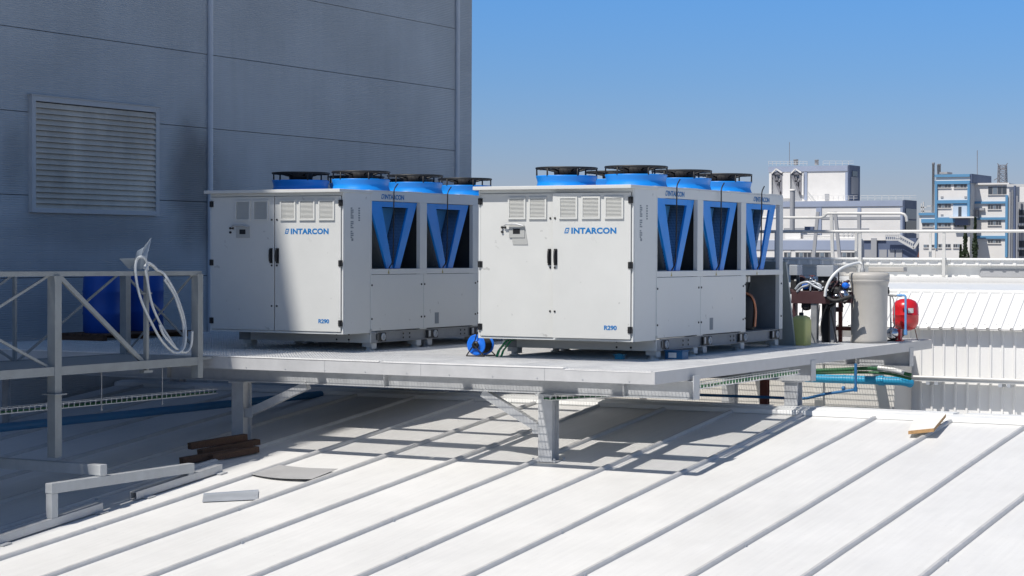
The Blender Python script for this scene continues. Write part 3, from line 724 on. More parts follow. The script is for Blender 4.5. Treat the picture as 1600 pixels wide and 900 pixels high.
# green strapping
for k,(x,w) in enumerate(((-12.80,.045),(-12.735,.035))):
    m=MB(); p=[(x,23.50,DZ+.24),(x-.03,23.36,DZ+.20),(x-.07,23.24,DZ+.08),(x-.08,23.20,DZ+.004)]
    for a,b in zip(p[:-1],p[1:]): m.bar(a,b,w,.004)
    solo(m,'strap',M['green'],'green lifting strap hanging down under the right chiller beside the reel','strap','green straps under the right chiller')
m=MB(); m.box((-11.33,23.5,DZ),(-11.22,23.57,DZ+.05)); m.box((-11.345,23.49,DZ+.05),(-11.205,23.58,DZ+.062)); m.box((-11.30,23.52,DZ+.062),(-11.25,23.55,DZ+.07))
solo(m,'plastic_offcut',M['bluepipe'],'small bright blue plastic piece lying under the front edge of the right chiller','offcut')
c=Vector((-10.66,23.95,DZ)); tb=thing('box','small dark blue box with a white label at the front corner of the right chiller','box',c)
m=MB(c); m.box((c.x-.14,c.y-.08,DZ),(c.x+.10,c.y+.12,DZ+.10)); m.box((c.x-.15,c.y-.09,DZ+.101),(c.x+.11,c.y+.13,DZ+.115)); m.build('case',M['dbluepipe'],tb,bevel=.006)
m=MB(c); m.box((c.x-.09,c.y-.0825,DZ+.02),(c.x+.02,c.y-.0805,DZ+.085)); m.build('paper_label',M['white'],tb)

# barrels on a pallet by the wall
c=Vector((-20.6,25.15,DZ)); pl=thing('pallet','brown wooden pallet under the two blue barrels','pallet',c)
for y in (24.15,25.15,26.12):
    m=MB(c); m.box((-21.05,y-.05,DZ),(-20.15,y+.05,DZ+.08)); m.build('bearer',M['wood'],pl)
for k in range(7):
    x=-21.03+k*.145; m=MB(c); m.box((x-.05,24.08,DZ+.081),(x+.05,26.2,DZ+.10)); m.build('deck_board',M['wood'],pl)
for y,lab in ((24.61,'left one of the two blue plastic barrels on the pallet by the wall'),(25.66,'right one of the two blue barrels on the pallet, behind the white hose coil')):
    b=Vector((-20.6,y,DZ+.101)); t=thing('barrel',lab,'barrel',b,'blue barrels by the grey wall')
    m=MB(b); m.lathe(tuple(b),[(.26,0),(.285,.03),(.285,.27),(.295,.30),(.285,.33),(.285,.60),(.295,.63),(.285,.66),(.28,.84),(.24,.90),(.25,.92),(.23,.92),(.22,.90),(0,.895)],36); m.build('body',M['barrel'],t)
    m=MB(b); m.lathe((b.x+.12,b.y,b.z+.896),[(.05,0),(.05,.02),(.035,.03)],14); m.build('bung',M['black'],t)

# white hose coil hung over the handrail
def hp(px,py,X): return onX(px,py,X)
def cpt(x,y): return (180+x/4.615, 365+y/4.615)
m=MB()
def hose(pts,r=.017):
    P=[]
    for i,(x,y) in enumerate(pts):
        px,py=cpt(x,y); P.append(onX(px,py,-15.93+.03*math.sin(i*1.3)-.02*(i%2)))
    m.tube(arc(P,6),r,8)
hose([(235,262),(220,190),(185,168),(155,190),(146,260),(160,380),(195,500),(260,640),(330,765),(400,840),(455,858),(495,820),(508,740),(500,630),(470,520),(430,420),(385,340),(345,285),(300,262),(255,225),(222,245),(235,360),(265,510),(320,640),(380,740),(430,815)])
hose([(205,250),(235,215),(270,228),(305,262)])
hose([(320,655),(350,730),(420,810),(475,850),(520,850),(548,800),(556,705)])
hose([(355,330),(420,430),(455,520),(490,650),(494,780),(462,852)])
solo(m,'hose_coil',mat('dull_white_hose',(.50,.53,.55),.5),'coil of white plastic hose hung over the walkway handrail','hose')
pl_=[(30,180),(78,228),(128,236),(160,125),(205,100),(262,30),(238,130),(226,205),(180,265),(100,255)]
m=MB(); a=[onX(*cpt(*q),-16.05-.10*math.sin(q[0]*.02)) for q in pl_]; n=len(a); b=[q+Vector((-.006,.002,0)) for q in a]
ce=sum(a,Vector())/n+Vector((.05,0,0)); 
m.add(a+b+[ce,ce+Vector((-.006,.002,0))],[(i,(i+1)%n,2*n) for i in range(n)]+[(n+(i+1)%n,n+i,2*n+1) for i in range(n)]+[(i,n+i,n+(i+1)%n,(i+1)%n) for i in range(n)])
solo(m,'plastic_sheet',M['film'],'torn piece of pale plastic film caught on the walkway handrail above the hose','plastic film')

# leaning panel
def rX(px,Y): return onY(px,500,Y).x
m=MB(); xr=-10.77; 
vs=[(xr,28.40,DZ+.002),(xr-.95,28.40,DZ+.002),(xr-.95,28.02,DZ+1.235),(xr,28.02,DZ+1.235)]
t2=Vector((0,.02,.006)); m.add(vs+[Vector(v)+t2 for v in vs],[(0,1,2,3),(7,6,5,4),(0,4,5,1),(1,5,6,2),(2,6,7,3),(3,7,4,0)])
for a,b in ((0,3),): m.bar(Vector(vs[a])+Vector((.003,.02,.0)),Vector(vs[b])+Vector((.003,.02,0)),.008,.05)
solo(m,'leaning_sheet',M['sheetgreen'],'grey metal side panel leaning on the far end of the right chiller','panel')
# jug
X=rX(1252,28.6); c=Vector((X,28.6,DZ)); jg=thing('jug','translucent yellow-green plastic jug standing beside the leaning panel','jug',c)
m=MB(c)
def rr_(w,d,z,n=5):
    out=[]
    for sx,sy,a0 in ((1,1,0),(-1,1,90),(-1,-1,180),(1,-1,270)):
        for k in range(n):
            a=R(a0+90*k/(n-1)); out.append((c.x+sx*(w-.03)+.03*math.cos(a),c.y+sy*(d-.03)+.03*math.sin(a),c.z+z))
    return out
rings=[rr_(.105,.12,0),rr_(.115,.135,.02),rr_(.115,.135,.36),rr_(.10,.115,.41),rr_(.06,.07,.44)]
n=len(rings[0]); m.add([v for r_ in rings for v in r_],[(i*n+k,i*n+(k+1)%n,(i+1)*n+(k+1)%n,(i+1)*n+k) for i in range(4) for k in range(n)]+[tuple(range(n))[::-1],tuple(range(4*n,5*n))],True)
m.build('body',M['jug'],jg)
m=MB(c); m.lathe((c.x,c.y,c.z+.44),[(.035,0),(.035,.04),(.03,.045)],14); m.build('cap',M['black'],jg)
# pump / valve skid
YS=29.4
def q(px,py,Y=YS): return onY(px,py,Y)
c=q(1285,530); c.z=DZ
sk=thing('valve_skid','dark maroon steel skid with valves and pipework between the jug and the grey tank','pump skid',c)
def pbox(mb,x0,y0,x1,y1,Y,d):
    a=q(x0,y1,Y); b=q(x1,y0,Y); mb.box((a.x,Y,a.z),(b.x,Y+d,b.z)); return mb
m=pbox(MB(c),1236,455,1290,474,YS,.20); m.build('beam',M['maroon'],sk,bevel=.006)
m=pbox(MB(c),1288,456,1331,473,YS+.35,.14); m.build('beam',M['maroon'],sk,bevel=.006)
def leg(x0,x1,y0,Y,mt,d=.1):
    m=MB(c); a=q(x0,y0,Y); b=q(x1,y0,Y); m.box((a.x,Y,DZ),(b.x,Y+d,a.z)); m.build('leg',mt,sk)
leg(1267,1276,474.2,YS+.02,M['dgalv']); leg(1284,1295,473.2,YS+.38,M['black']); leg(1297,1303,473.2,YS+.36,M['dgalv']); leg(1310,1315,473.2,YS+.60,M['rust'],.05); leg(1238,1243,474.2,YS+.1,M['maroon'])
m=pbox(MB(c),1303,511,1332,516,YS+.62,.05); m.build('tie_bar',M['rust'],sk); m=pbox(MB(c),1284,480,1316,487,YS+.5,.04); m.build('tie_bar',M['maroon'],sk)
# pipe manifold
m=MB(c)
m.tube(arc([q(1243,452),q(1250,444),q(1262,441),q(1272,447),q(1283,452)]),.022,8); m.tube(arc([q(1245,456),q(1253,449),q(1262,446),q(1270,440),q(1279,446),q(1284,453)]),.018,8); m.tube(arc([q(1266,454),q(1268,445),q(1277,443),q(1283,447),q(1280,454)]),.014,8)
m.build('hoses',M['flash'],sk)
for px,py,r in ((1260,447,.05),(1269,437,.045),(1300,448,.06),(1309,455,.07),(1318,462,.09),(1322,446,.045),(1261,478,.07),(1296,463,.05)):
    m=MB(c); p=q(px,py,YS+.12); m.lathe((p.x,p.y-.08,p.z),[(r*.5,0),(r,.015),(r,.10),(r*.6,.12),(r*.6,.18)],16,'Y'); v=m.build('valve',M['steel'] if px in (1318,1269) else (M['blue2'] if px in (1260,1322) else M['rubber']),sk)
    m=MB(c); m.tube([p,p+Vector((0,0,r*1.3))],.012,6); m.bar(p+Vector((-r,0,r*1.35)),p+Vector((r,0,r*1.35)),.02,.012); m.build('valve_handle',M['rust'] if px%2 else M['black'],v)
rs=random.Random(3)
for k in range(44):
    px=rs.uniform(1240,1318); py=rs.uniform(436,456) if px<1288 else rs.uniform(434,470); yy=YS+rs.uniform(-.02,.45)
    p=q(px,py,yy); r=rs.uniform(.02,.06); m=MB(c)
    if k%3==0: m.lathe((p.x,p.y,p.z-r),[(r*.4,-r),(r,-r*.5),(r,r*1.5),(r*.5,r*2)],12)
    elif k%3==1: m.lathe((p.x-r,p.y,p.z),[(r*.4,-r),(r,-r*.5),(r,r*1.5),(r*.5,r*2.2)],12,'X')
    else: m.tube(arc([p,p+Vector((rs.uniform(-.1,.1),.02,rs.uniform(.03,.10))),p+Vector((rs.uniform(-.14,.10),.05,rs.uniform(-.08,.08))),p+Vector((rs.uniform(-.16,.10),.05,-.15))]),r*.45,6)
    m.build('fitting',M[rs.choice(['rubber','rubber','black','black','dgalv','maroon','maroon','steel'])],sk)
m=MB(c); m.tube(arc([q(1290,463),q(1305,470),q(1331,463)]),.03,8); m.tube([q(1288,444,YS+.3),q(1330,452,YS+.3)],.025,8); m.tube([q(1310,425,YS+.4),q(1312,472,YS+.4)],.012,6); m.build('pipework',M['rubber'],sk)
m=MB(c); m.tube(arc([q(1281,476),q(1279,500),q(1277,530)]),.008,5); m.tube(arc([q(1292,476),q(1283,505),q(1286,535)]),.010,5); m.tube(arc([q(1298,485),q(1303,510),q(1308,536)]),.012,5); m.tube(arc([q(1253,474),q(1254,484),q(1253,494,28.7)]),.008,5); m.build('cable',M['black'],sk)
for (x0,x1,y0,y1,y2) in ((1233,1246,414,430,452),(1276,1302,415,432,448)):
    m=pbox(MB(c),x0,y0,x1,y1,YS+.05,.22); hb=m.build('control_box',M['flash'],sk,bevel=.005)
    m=pbox(MB(c),x0+2,y1+.2,x1-2,y2,YS+.1,.12); m.build('control_face',M['rubber'],hb)
    m=pbox(MB(c),x0+8,y1+6,x0+11,y1+9,YS+.095,.004); m.build('lamp',M['grille'],hb)
    m=pbox(MB(c),x1-3.5,y1,x1+1.5,y2+6,YS+.23,.05); m.build('box_upright',M['dgalv'],hb)
# grey tank
TY=30.0; c=Vector((rX(1358,TY),TY,DZ)); tk=thing('water_tank','tall light grey plastic tank with a wide rim near the far right platform corner','tank',c)
m=MB(c); m.lathe(tuple(c),[(.262,0),(.274,.012),(.277,.04),(.272,.07),(.275,.5),(.280,.86),(.288,.90),(.300,.93),(.303,.955),(.297,.965)],48); m.build('body',M['tank'],tk)
m=MB(c); m.lathe((c.x,c.y,c.z+.9655),[(.300,0),(.303,.012),(.306,.05),(.300,.085),(.27,.10),(.1,.112),(0,.114)],48); m.build('lid',M['tank'],tk)
m=MB(c); m.lathe((c.x-.09,c.y-.06,c.z+1.075),[(.04,0),(.04,.05),(.022,.06),(.022,.15)],14); m.build('hose_fitting',M['dgalv'],tk)
hf=Vector((c.x-.09,c.y-.06,c.z+1.20))
m=MB(); m.tube(arc([q(1289,463,29.36),q(1291,450,29.36),q(1299,434,29.4),q(1312,421,29.5),q(1326,414.5,29.7),hf+Vector((-.06,-.03,.015)),hf],8),.022,10)
solo(m,'white_hose',M['white'],'white hose arching from the maroon skid up to the grey tank','hose')
m=MB(); zz=c.z+1.082; p=q(1350,420,30.05); r_=q(1420,424,30.25)
m.box((c.x-.02,30.0,zz),(r_.x,30.17,zz+.075)); 
solo(m,'board',M['tank'],'short grey board resting across the lid of the grey tank','board',bevel=.01)
# red vessel
c=Vector((rX(1415,31.3),31.3,DZ)); rv=thing('expansion_vessel','red expansion vessel on short legs at the far right platform corner','pressure vessel',c)
m=MB(c); m.lathe((c.x,c.y,c.z+.14),[(.0,.0),(.09,.012),(.15,.045),(.192,.11),(.203,.16),(.203,.245),(.207,.25),(.207,.262),(.203,.267),(.203,.36),(.19,.42),(.15,.475),(.08,.505),(0,.512)],40); m.build('body',M['red'],rv)
for a in (20,140,260):
    m=MB(c); m.bar((c.x+.14*math.cos(R(a)),c.y+.14*math.sin(R(a)),c.z+.20),(c.x+.185*math.cos(R(a)),c.y+.185*math.sin(R(a)),c.z),.05,.012,(math.cos(R(a)),math.sin(R(a)),0)); m.build('leg',M['rust'],rv)
m=MB(c)
an0=R(-62)
for k in range(4):
    a0,a1=an0+k*.11,an0+(k+1)*.11
    m.add([(c.x+.2055*math.cos(a0),c.y+.2055*math.sin(a0),c.z+.43),(c.x+.2055*math.cos(a1),c.y+.2055*math.sin(a1),c.z+.43),(c.x+.2055*math.cos(a1),c.y+.2055*math.sin(a1),c.z+.505),(c.x+.2055*math.cos(a0),c.y+.2055*math.sin(a0),c.z+.505)],[(0,1,2,3)])
m.build('paper_label',M['grille'],rv)
# stainless booster pump
c=Vector((rX(1396,30.75),30.75,DZ)); bp_=thing('booster_pump','shiny stainless booster pump with red bracket between the grey tank and the red vessel','pump',c)
m=MB(c); m.lathe((c.x,c.y,c.z+.12),[(0,-.13),(.05,-.12),(.085,-.09),(.10,-.04),(.10,.05),(.085,.09),(.06,.10)],24,'Y'); m.build('pump_head',M['steel'],bp_)
m=MB(c); m.lathe((c.x+.01,c.y+.10,c.z+.12),[(.07,0),(.08,.02),(.08,.2),(.06,.22)],20,'Y'); m.build('motor',M['rubber'],bp_)
m=MB(c); m.box((c.x+.085,c.y-.03,c.z),(c.x+.125,c.y+.06,c.z+.19)); m.box((c.x+.06,c.y-.06,c.z),(c.x+.15,c.y+.08,c.z+.025)); m.build('bracket',M['red'],bp_)
m=MB(c); m.box((c.x-.09,c.y-.10,c.z),(c.x+.06,c.y+.25,c.z+.022)); m.build('foot',M['rubber'],bp_)
m=MB(c); Yp=30.75; m.tube([(c.x-.04,Yp,c.z+.21),q(1391,460,Yp)],.014,8); m.tube([q(1388,461,Yp),q(1401,462,Yp)],.018,8); m.tube(arc([q(1392,461,Yp),q(1396,468,Yp),q(1397.5,485,Yp),q(1397,512,Yp)]),.010,6); m.build('riser_pipe',M['dgalv'],bp_)
m=MB(c); p=q(1387,456,Yp); m.lathe((p.x,p.y,p.z-.03),[(.03,0),(.03,.06)],12); m.lathe((p.x,p.y-.02,p.z+.03),[(.028,0),(.028,.045)],12); m.build('gauge',M['black'],bp_)
m=MB(); Yb=30.95; m.tube([q(1402,461.5,Yb),q(1413.5,461.5,Yb),q(1414.8,463,Yb),q(1415,466,Yb),q(1415,524,Yb)],.018,10); m.tube([q(1405,461.5,Yb),q(1409,461.5,Yb)],.024,10); m.lathe(tuple(q(1415,518,Yb)),[(.028,-.05),(.028,.03)],12); 
solo(m,'blue_riser',mat('light_blue_pipe',(.13,.32,.62),.4),'light blue pipe bending down in front of the red vessel','pipe')

# ================================================================== PIPES AND TRAYS UNDER THE DECK
def tray(name,label,x0,y0,z0,x1,y1,z1,w=.16,h=.06):
    a,b=Vector((x0,y0,z0)),Vector((x1,y1,z1)); t=thing(name,label,'cable tray',(a+b)/2,'green cable trays'); oo=(a+b)/2
    d=(b-a); L_=d.length; d.normalize(); sd=d.cross(Vector((0,0,1))).normalized(); m=MB(oo)
    for s in (-1,1):
        for z in (0,h): m.bar(a+sd*s*w/2+Vector((0,0,z)),b+sd*s*w/2+Vector((0,0,z)),.008,.008)
    k=0.
    while k<L_:
        p=a+d*k
        m.bar(p-sd*w/2,p+sd*w/2,.006,.006)
        for s in (-1,1): m.bar(p+sd*s*w/2,p+sd*s*w/2+Vector((0,0,h)),.007,.007,(1,0,0))
        k+=.1
    m.build('wire_mesh',M['deckgalv'],t)
    m=MB(oo)
    for i in range(5):
        off=sd*(-.055+.026*i)+Vector((0,0,.014)); m.tube([a+off+d*(L_*j/8)+Vector((0,0,.006*math.sin(j*2.1+i)))+sd*.006*math.sin(j*1.3+i*2) for j in range(9)],.010,6)
    m.build('cables',M['gtray'],t)
    return t,oo
t,oo=tray('cable_tray','cable tray with green cables hung below the side walkway',-16.75,12.,-1.90,-16.75,22.3,-1.90)
for y in (17.9,19.9,21.1):
    m=MB(oo); m.tube([(-16.66,y,-1.96),(-16.66,y,WZ-.031)],.006,6); m.lathe((-16.66,y,-1.975),[(.014,0),(.014,.02)],6); m.build('hanger_rod',M['galv'],t)
tray('cable_tray','short cable tray with green cables below the right edge of the platform',-9.93,22.62,-1.63,-9.93,26.2,-1.62)
tray('cable_tray','cable tray with green cables fixed across the top of the middle platform post',-11.66,22.27,-1.80,-10.9,24.6,-1.82,w=.12,h=.05)
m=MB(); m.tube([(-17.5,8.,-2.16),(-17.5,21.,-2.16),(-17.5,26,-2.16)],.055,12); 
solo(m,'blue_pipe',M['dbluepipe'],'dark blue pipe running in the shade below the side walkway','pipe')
Yb=31.62; m=MB(); zb=onY(1330,593,Yb).z
m.tube([(rX(1225,Yb),Yb,zb),(rX(1408,Yb),Yb,zb),(rX(1416,Yb),Yb+.02,zb-.01),(rX(1420,Yb),Yb+.12,zb-.04)],.068,18); m.tube([(rX(1374,Yb),Yb,zb),(rX(1382,Yb),Yb,zb)],.080,18); m.tube([(rX(1318,Yb),Yb,zb),(rX(1321,Yb),Yb,zb)],.073,18)
solo(m,'thick_pipe',M['bluepipe'],'thick light blue pipe running level below the far edge of the platform','pipe')
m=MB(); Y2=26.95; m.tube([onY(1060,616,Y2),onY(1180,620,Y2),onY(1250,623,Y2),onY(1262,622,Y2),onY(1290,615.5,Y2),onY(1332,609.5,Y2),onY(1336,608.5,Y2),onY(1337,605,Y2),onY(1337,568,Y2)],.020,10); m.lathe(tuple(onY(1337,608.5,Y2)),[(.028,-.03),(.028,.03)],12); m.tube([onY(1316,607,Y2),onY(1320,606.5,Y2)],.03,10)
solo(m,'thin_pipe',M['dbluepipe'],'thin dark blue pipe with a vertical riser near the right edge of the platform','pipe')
m=MB(); Y3=31.3; m.tube(arc([onY(1240,580,Y3),onY(1300,578,Y3),onY(1370,576,Y3),onY(1424,586,Y3)]),.03,10); m.tube(arc([onY(1240,584,Y3),onY(1320,582,Y3),onY(1380,583,Y3),onY(1424,592,Y3)]),.022,8)
solo(m,'wrapped_pipes',M['gtray'],'pair of green wrapped pipes just above the thick light blue pipe','pipe')
m=MB(); m.tube(arc([onY(1372,574.5,Y3-.05),onY(1395,578,Y3-.05),onY(1412,582,Y3-.05)]),.035,10); solo(m,'foil_sleeve',M['ridge'],'bright white foil sleeve on the pipes below the far platform corner','pipe sleeve')
m=MB(); xx=rX(1195,28.0); m.box((xx-.06,27.97,-6.),(xx+.06,27.98,-1.51)); m.box((xx-.06,28.04,-6.),(xx+.06,28.05,-1.51)); m.box((xx-.005,27.981,-6.),(xx+.005,28.039,-1.51)); solo(m,'red_column',M['rust'],'rust red steel column in the gap below the right side of the platform','column')

# ================================================================== WHITE ANNEX BEHIND
YA_=33.0
ax=thing('white_annex','white ribbed metal annex with a sloping hood roof behind the red vessel','building',(-5,39,GZ))
o=Vector((-5,39,GZ)); XA0,XA1=-13.0,7.0
EZ,EY=-1.205,32.82; HZ,HY=-.64,33.66
def ribbed(mb,x0,x1,pitch,fn,rw=.026,rd=.024):
    pts=[]; x=x0
    while x<x1:
        pts+=[(x,0),(x+pitch-2*rw,0),(x+pitch-1.6*rw,rd),(x+pitch-.4*rw,rd)]; x+=pitch
    vs=[];fs=[]
    for i,(x,d) in enumerate(pts):
        a,b=fn(x,d); vs+=[a,b]
        if i: fs.append((2*i-2,2*i,2*i+1,2*i-1))
    mb.add(vs,fs)
m=MB(o); ribbed(m,XA0,XA1,.195,lambda x,d:((x,YA_-d,GZ),(x,YA_-d,EZ-.01))); m.build('wall',M['annex'],ax)
nrm=Vector((0,-(HZ-EZ),(HY-EY))).normalized()
m=MB(o); ribbed(m,XA0,XA1,.195,lambda x,d:(Vector((x,EY,EZ))+nrm*d,Vector((x,HY,HZ))+nrm*d),rw=.03,rd=.028); ribbed(m,XA0,XA1,.195,lambda x,d:(Vector((x,EY,EZ-.02))+nrm*d,Vector((x,HY,HZ-.02))+nrm*d))
m.build('hood_roof',M['annex'],ax)
m=MB(o)
x=XA0
while x<XA1:
    p=Vector((x+.09,EY+.10,EZ+.068)); m.lathe(tuple(p),[(.008,0),(.008,.012)],6); x+=.195
m.build('roof_screws',M['flash'],ax)
m=MB(o); m.prism([(HY-.03,HZ+.02),(HY-.02,HZ+.055),(HY+.25,HZ+.06),(44.6,HZ+.02),(44.6,HZ-.2),(HY,HZ-.2)],'X',XA0-4,XA1); m.build('flat_roof',M['ridge'],ax)
m=MB(o); m.box((XA0,HY+.05,GZ),(XA1,44.55,HZ-.25)); m.build('core',M['plain'],ax)
# service tray along the annex wall
st=thing('service_tray','pale covered service tray with conduits running along the white ribbed annex wall','cable tray',(-4,32.7,-2.07))
oo=Vector((-4,32.7,-2.07)); xa=rX(1425,32.75)
m=MB(oo); m.box((xa-.15,32.70,-2.075),(6.5,32.96,-2.06)); m.box((xa-.15,32.70,-2.06),(6.5,32.712,-2.02)); m.build('tray',M['rail'],st)
for y,z,r in ((32.69,-2.025,.024),(32.76,-2.035,.022)):
    m=MB(oo); m.tube([(xa-.25,y,z+.02),(6.5,y,z)],r,8); m.build('conduit',M['rail'],st)
for px in (1452,1465,1565,1578,1680):
    m=MB(oo); x=rX(px,32.75); m.box((x-.03,32.69,-2.13),(x+.03,32.95,-2.0765)); m.build('bracket',M['flash'],st)
# plain block behind the gap
pb_=thing('cream_block','plain cream wall block in the shade below the far end of the platform','building',(-14,32.5,GZ))
o=Vector((-14,32.5,GZ)); xr=-10.42
m=MB(o); m.box((-20.5,32.0,GZ),(xr,32.9,-1.52)); m.build('wall',M['plain'],pb_)
m=MB(o); xc=rX(1281,31.98); m.box((xc-.07,31.94,GZ),(xc+.07,31.998,-1.53)); m.build('pilaster',M['plain'],pb_)

# ================================================================== NEIGHBOURING ROOF WITH RAILING
NB=45.0
nb=thing('neighbour_roof','long low neighbouring building with white ribbed parapet edge','building',(-20,60,GZ))
o=Vector((-20,60,GZ)); n0,n1=-60,25
m=MB(o); m.box((n0,NB,GZ),(n1,80,-.16)); m.build('wall',M['ridge'],nb)
m=MB(o); m.box((n0,NB-.25,-.66),(n1,NB-.002,-.50)); m.build('ledge',M['annex'],nb)
m=MB(o); ribbed(m,n0,n1,.28,lambda x,d:((x,NB-.14-d*.5,-.235),(x,NB-.14-d*.5,-.125)),rw=.05,rd=.04); m.box((n0,NB-.10,-.235),(n1,NB-.005,-.15)); m.build('parapet_edge',M['annex'],nb)
m=MB(o); m.box((n0,NB-.20,-.122),(n1,NB+.25,-.075)); m.build('coping',M['ridge'],nb,bevel=.01)
m=MB(o); m.box((n0,NB+.26,-.15),(n1,79,-.13)); m.build('flat_roof',M['fargrey'],nb)
for a,b in ((1246,1275),(1302,1338)):
    m=MB(o); xa,xb=rX(a,NB),rX(b,NB); m.box((xa,NB-.03,-.49),(xb,NB-.003,-.30)); m.build('wall_panel',M['plain'],nb)
m=MB(o); m.box((rX(1532,NB),NB-.06,-.49),(n1,NB-.003,-.33)); m.build('wall_panel',M['fargrey'],nb)  # grey slab stands in for a shaded stretch of the wall
rg=thing('roof_railing','pale tubular safety railing along the parapet of the neighbouring roof','railing',(-16,NB-.25,-.5))
oo=Vector((-16,NB-.25,-.5)); yr=NB-.24
zr=onY(1400,361.5,yr).z
m=MB(oo); m.tube([(n0,yr,zr),(n1,yr,zr)],.036,10); m.build('top_rail',M['rail'],rg)
for px in (820,950,1081,1212,1343,1474,1605,1736):
    m=MB(oo); x=rX(px,yr); m.box((x-.035,yr-.012,-.50),(x+.035,yr+.012,zr)); m.box((x-.045,yr+.013,-.24),(x+.045,yr+.03,-.13)); m.build('post',M['rail'],rg)
for px in (1337,1453):
    m=MB(oo); x=rX(px,yr+.35); m.box((x-.03,yr+.33,-.075),(x+.03,yr+.35,zr)); m.build('post',M['rail'],rg)
pr=thing('roof_pipes','pale horizontal pipes on angled stands above the neighbouring roof','pipe run',(-21,60,-.13))
oo=Vector((-21,60,-.13)); Yq=60
def q6(px,py): return onY(px,py,Yq)
m=MB(oo); m.tube([q6(1100,340),q6(1283,340),q6(1288,338),q6(1291,334.5),q6(1294,333.5),q6(1408,333.5),q6(1413,335),q6(1416,339),q6(1417,346)],.045,10); m.build('pipe',M['rail'],pr)
m=MB(oo); m.tube([q6(1291,334.5),q6(1288,334),q6(1286,338)],.035,8); m.build('elbow',M['rail'],pr)
for x0,x1 in ((1278,1271),(1299,1301),(1305,1312),(1342,1343)):
    m=MB(oo); a=q6(x0,331 if x0<1340 else 334); b=q6(x1,400); b.z=-.13; m.bar(a,b,.10,.06,(0,1,0)); m.build('stand',M['fargrey'] if x0!=1299 else M['rail'],pr)

# ================================================================== FAR BUILDINGS
def fx(mb,x0,y0,x1,y1,D,depth,front=0.,toground=False):
    a=onY(x0,y1,D); b=onY(x1,y0,D); z0=GZ if toground else a.z
    return mb.box((a.x,D-front,z0),(b.x,D+depth,b.z))
def FP(par,name,mt,rects,D,depth=.5,front=.3,toground=False,oo=None):
    out=None
    for r in rects:
        mb=MB(par.location); fx(mb,*r,D,depth,front,toground); out=mb.build(name,mt,par)
    return out
D=450.
base=onY(1320,400,D); base.z=GZ
wc=thing('white_warehouse','distant white and slate blue industrial building with two roof levels','building',base)
FP(wc,'wall',M['farwhite'],[(1201,258.5,1325,380)],D,7.5,0,True)
FP(wc,'wall',M['farwhite'],[(1100,313,1411,402)],D-6,10,0,True)
D6=D-6
FP(wc,'band',M['farblue'],[(1201,258.3,1325,269)],D,.1,.25); FP(wc,'pilaster',M['farblue'],[(1257,269,1261.5,313),(1321,269,1325.2,313)],D,.1,.24)
m=MB(base); a=onY(1325.2,313,D); b=onY(1325.2,258.3,D); m.box((b.x+.02,D+.02,a.z),(b.x+.25,D+7.6,b.z+.1)); m.build('shaded_side',M['fardblue'],wc)  # right-hand sides go navy, their shade is put into the colour
m=MB(base); m.box((b.x+.26,D+1.2,a.z+1.5),(b.x+.4,D+6,b.z-2.6)); m.build('side_panel',M['fargrey'],wc)
m=MB(base); m.box((b.x+.26,D+2,b.z-2.4),(b.x+.38,D+5.5,b.z-1.2)); m.build('window',M['glass'],wc)
FP(wc,'band',M['farblue'],[(1100,313,1411,324.5)],D6,.1,.25)
FP(wc,'pilaster',M['farblue'],[(1275.5,324.5,1284,375),(1340,324.5,1345.5,360),(1407,324.5,1411,370)],D6,.1,.24)
FP(wc,'grey_strip',M['fargrey'],[(1284,338.5,1340,342.5),(1345.5,338.5,1407,342.5),(1225,356,1275,360),(1310,356.5,1358,360)],D6,.1,.12)
a=onY(1411,402,D6); b=onY(1411,313,D6)
m=MB(base); m.box((b.x+.02,D6+.02,GZ),(b.x+.3,D6+9,b.z+.1)); m.build('shaded_side',M['fardblue'],wc)
m=MB(base); m.box((b.x+.31,D6+.8,b.z-4.1),(b.x+.45,D6+8.4,b.z-1.8)); m.build('window',M['pane'],wc)
m=MB(base); m.box((b.x+.31,D6+.8,b.z-6.6),(b.x+.45,D6+8.4,b.z-4.4)); m.build('window',M['glass'],wc)
# hoist frames on the upper left
for x0 in (1207,1237):
    f=FP(wc,'opening',M['fargrey'],[(x0,270,x0+16,313)],D,.1,.1)
    m=MB(base)
    for p0,p1,w in (((x0,271),(x0+13,303),.55),((x0+14,271),(x0+14,303),.5),((x0,271),(x0+16,271),.5),((x0+5,283),(x0+14,283),.35),((x0+7,276),(x0+9,290),.3)):
        m.bar(onY(*p0,D-.5),onY(*p1,D-.5),w,.4,(0,1,0))
    m.build('truss',M['pylon'],f)
    m=MB(base)
    for p0,p1 in (((x0-1,271),(x0+6,264)),((x0+6,264),(x0+15,270))): m.bar(onY(*p0,D-.8),onY(*p1,D-.8),.28,.5,(0,1,0))
    m.build('hood',M['farwhite'],f)
FP(wc,'duct',M['farwhite'],[(1203,271,1207,305),(1223,270,1236,310),(1254,271,1257,305)],D,.1,.6)
FP(wc,'door',M['fargrey'],[(1289,303,1295.5,313)],D,.1,.15)
for x0,x1,y0 in ((1240,1247,249),(1273,1279,249.5)):
    m=MB(base); p=onY((x0+x1)/2,258,D+3); h=onY((x0+x1)/2,y0,D+3).z-p.z; r=(onY(x1,258,D+3).x-onY(x0,258,D+3).x)/2.1
    m.lathe(tuple(p),[(r,0),(r,h*.8),(r*1.1,h*.8),(r*1.1,h)],14); m.build('roof_vent',M['fargrey'],wc)
def farrail(x0,x1,y0,y1,DD,step=8,name='roof_railing',w=.07):
    m=MB(base); x=x0
    while x<=x1: m.bar(onY(x,y1,DD),onY(x,y0,DD),w,w,(0,1,0)); x+=step
    for y in (y0,(y0+y1)/2): m.bar(onY(x0,y,DD),onY(x1,y,DD),w,w)
    m.build(name,M['rail'],wc)
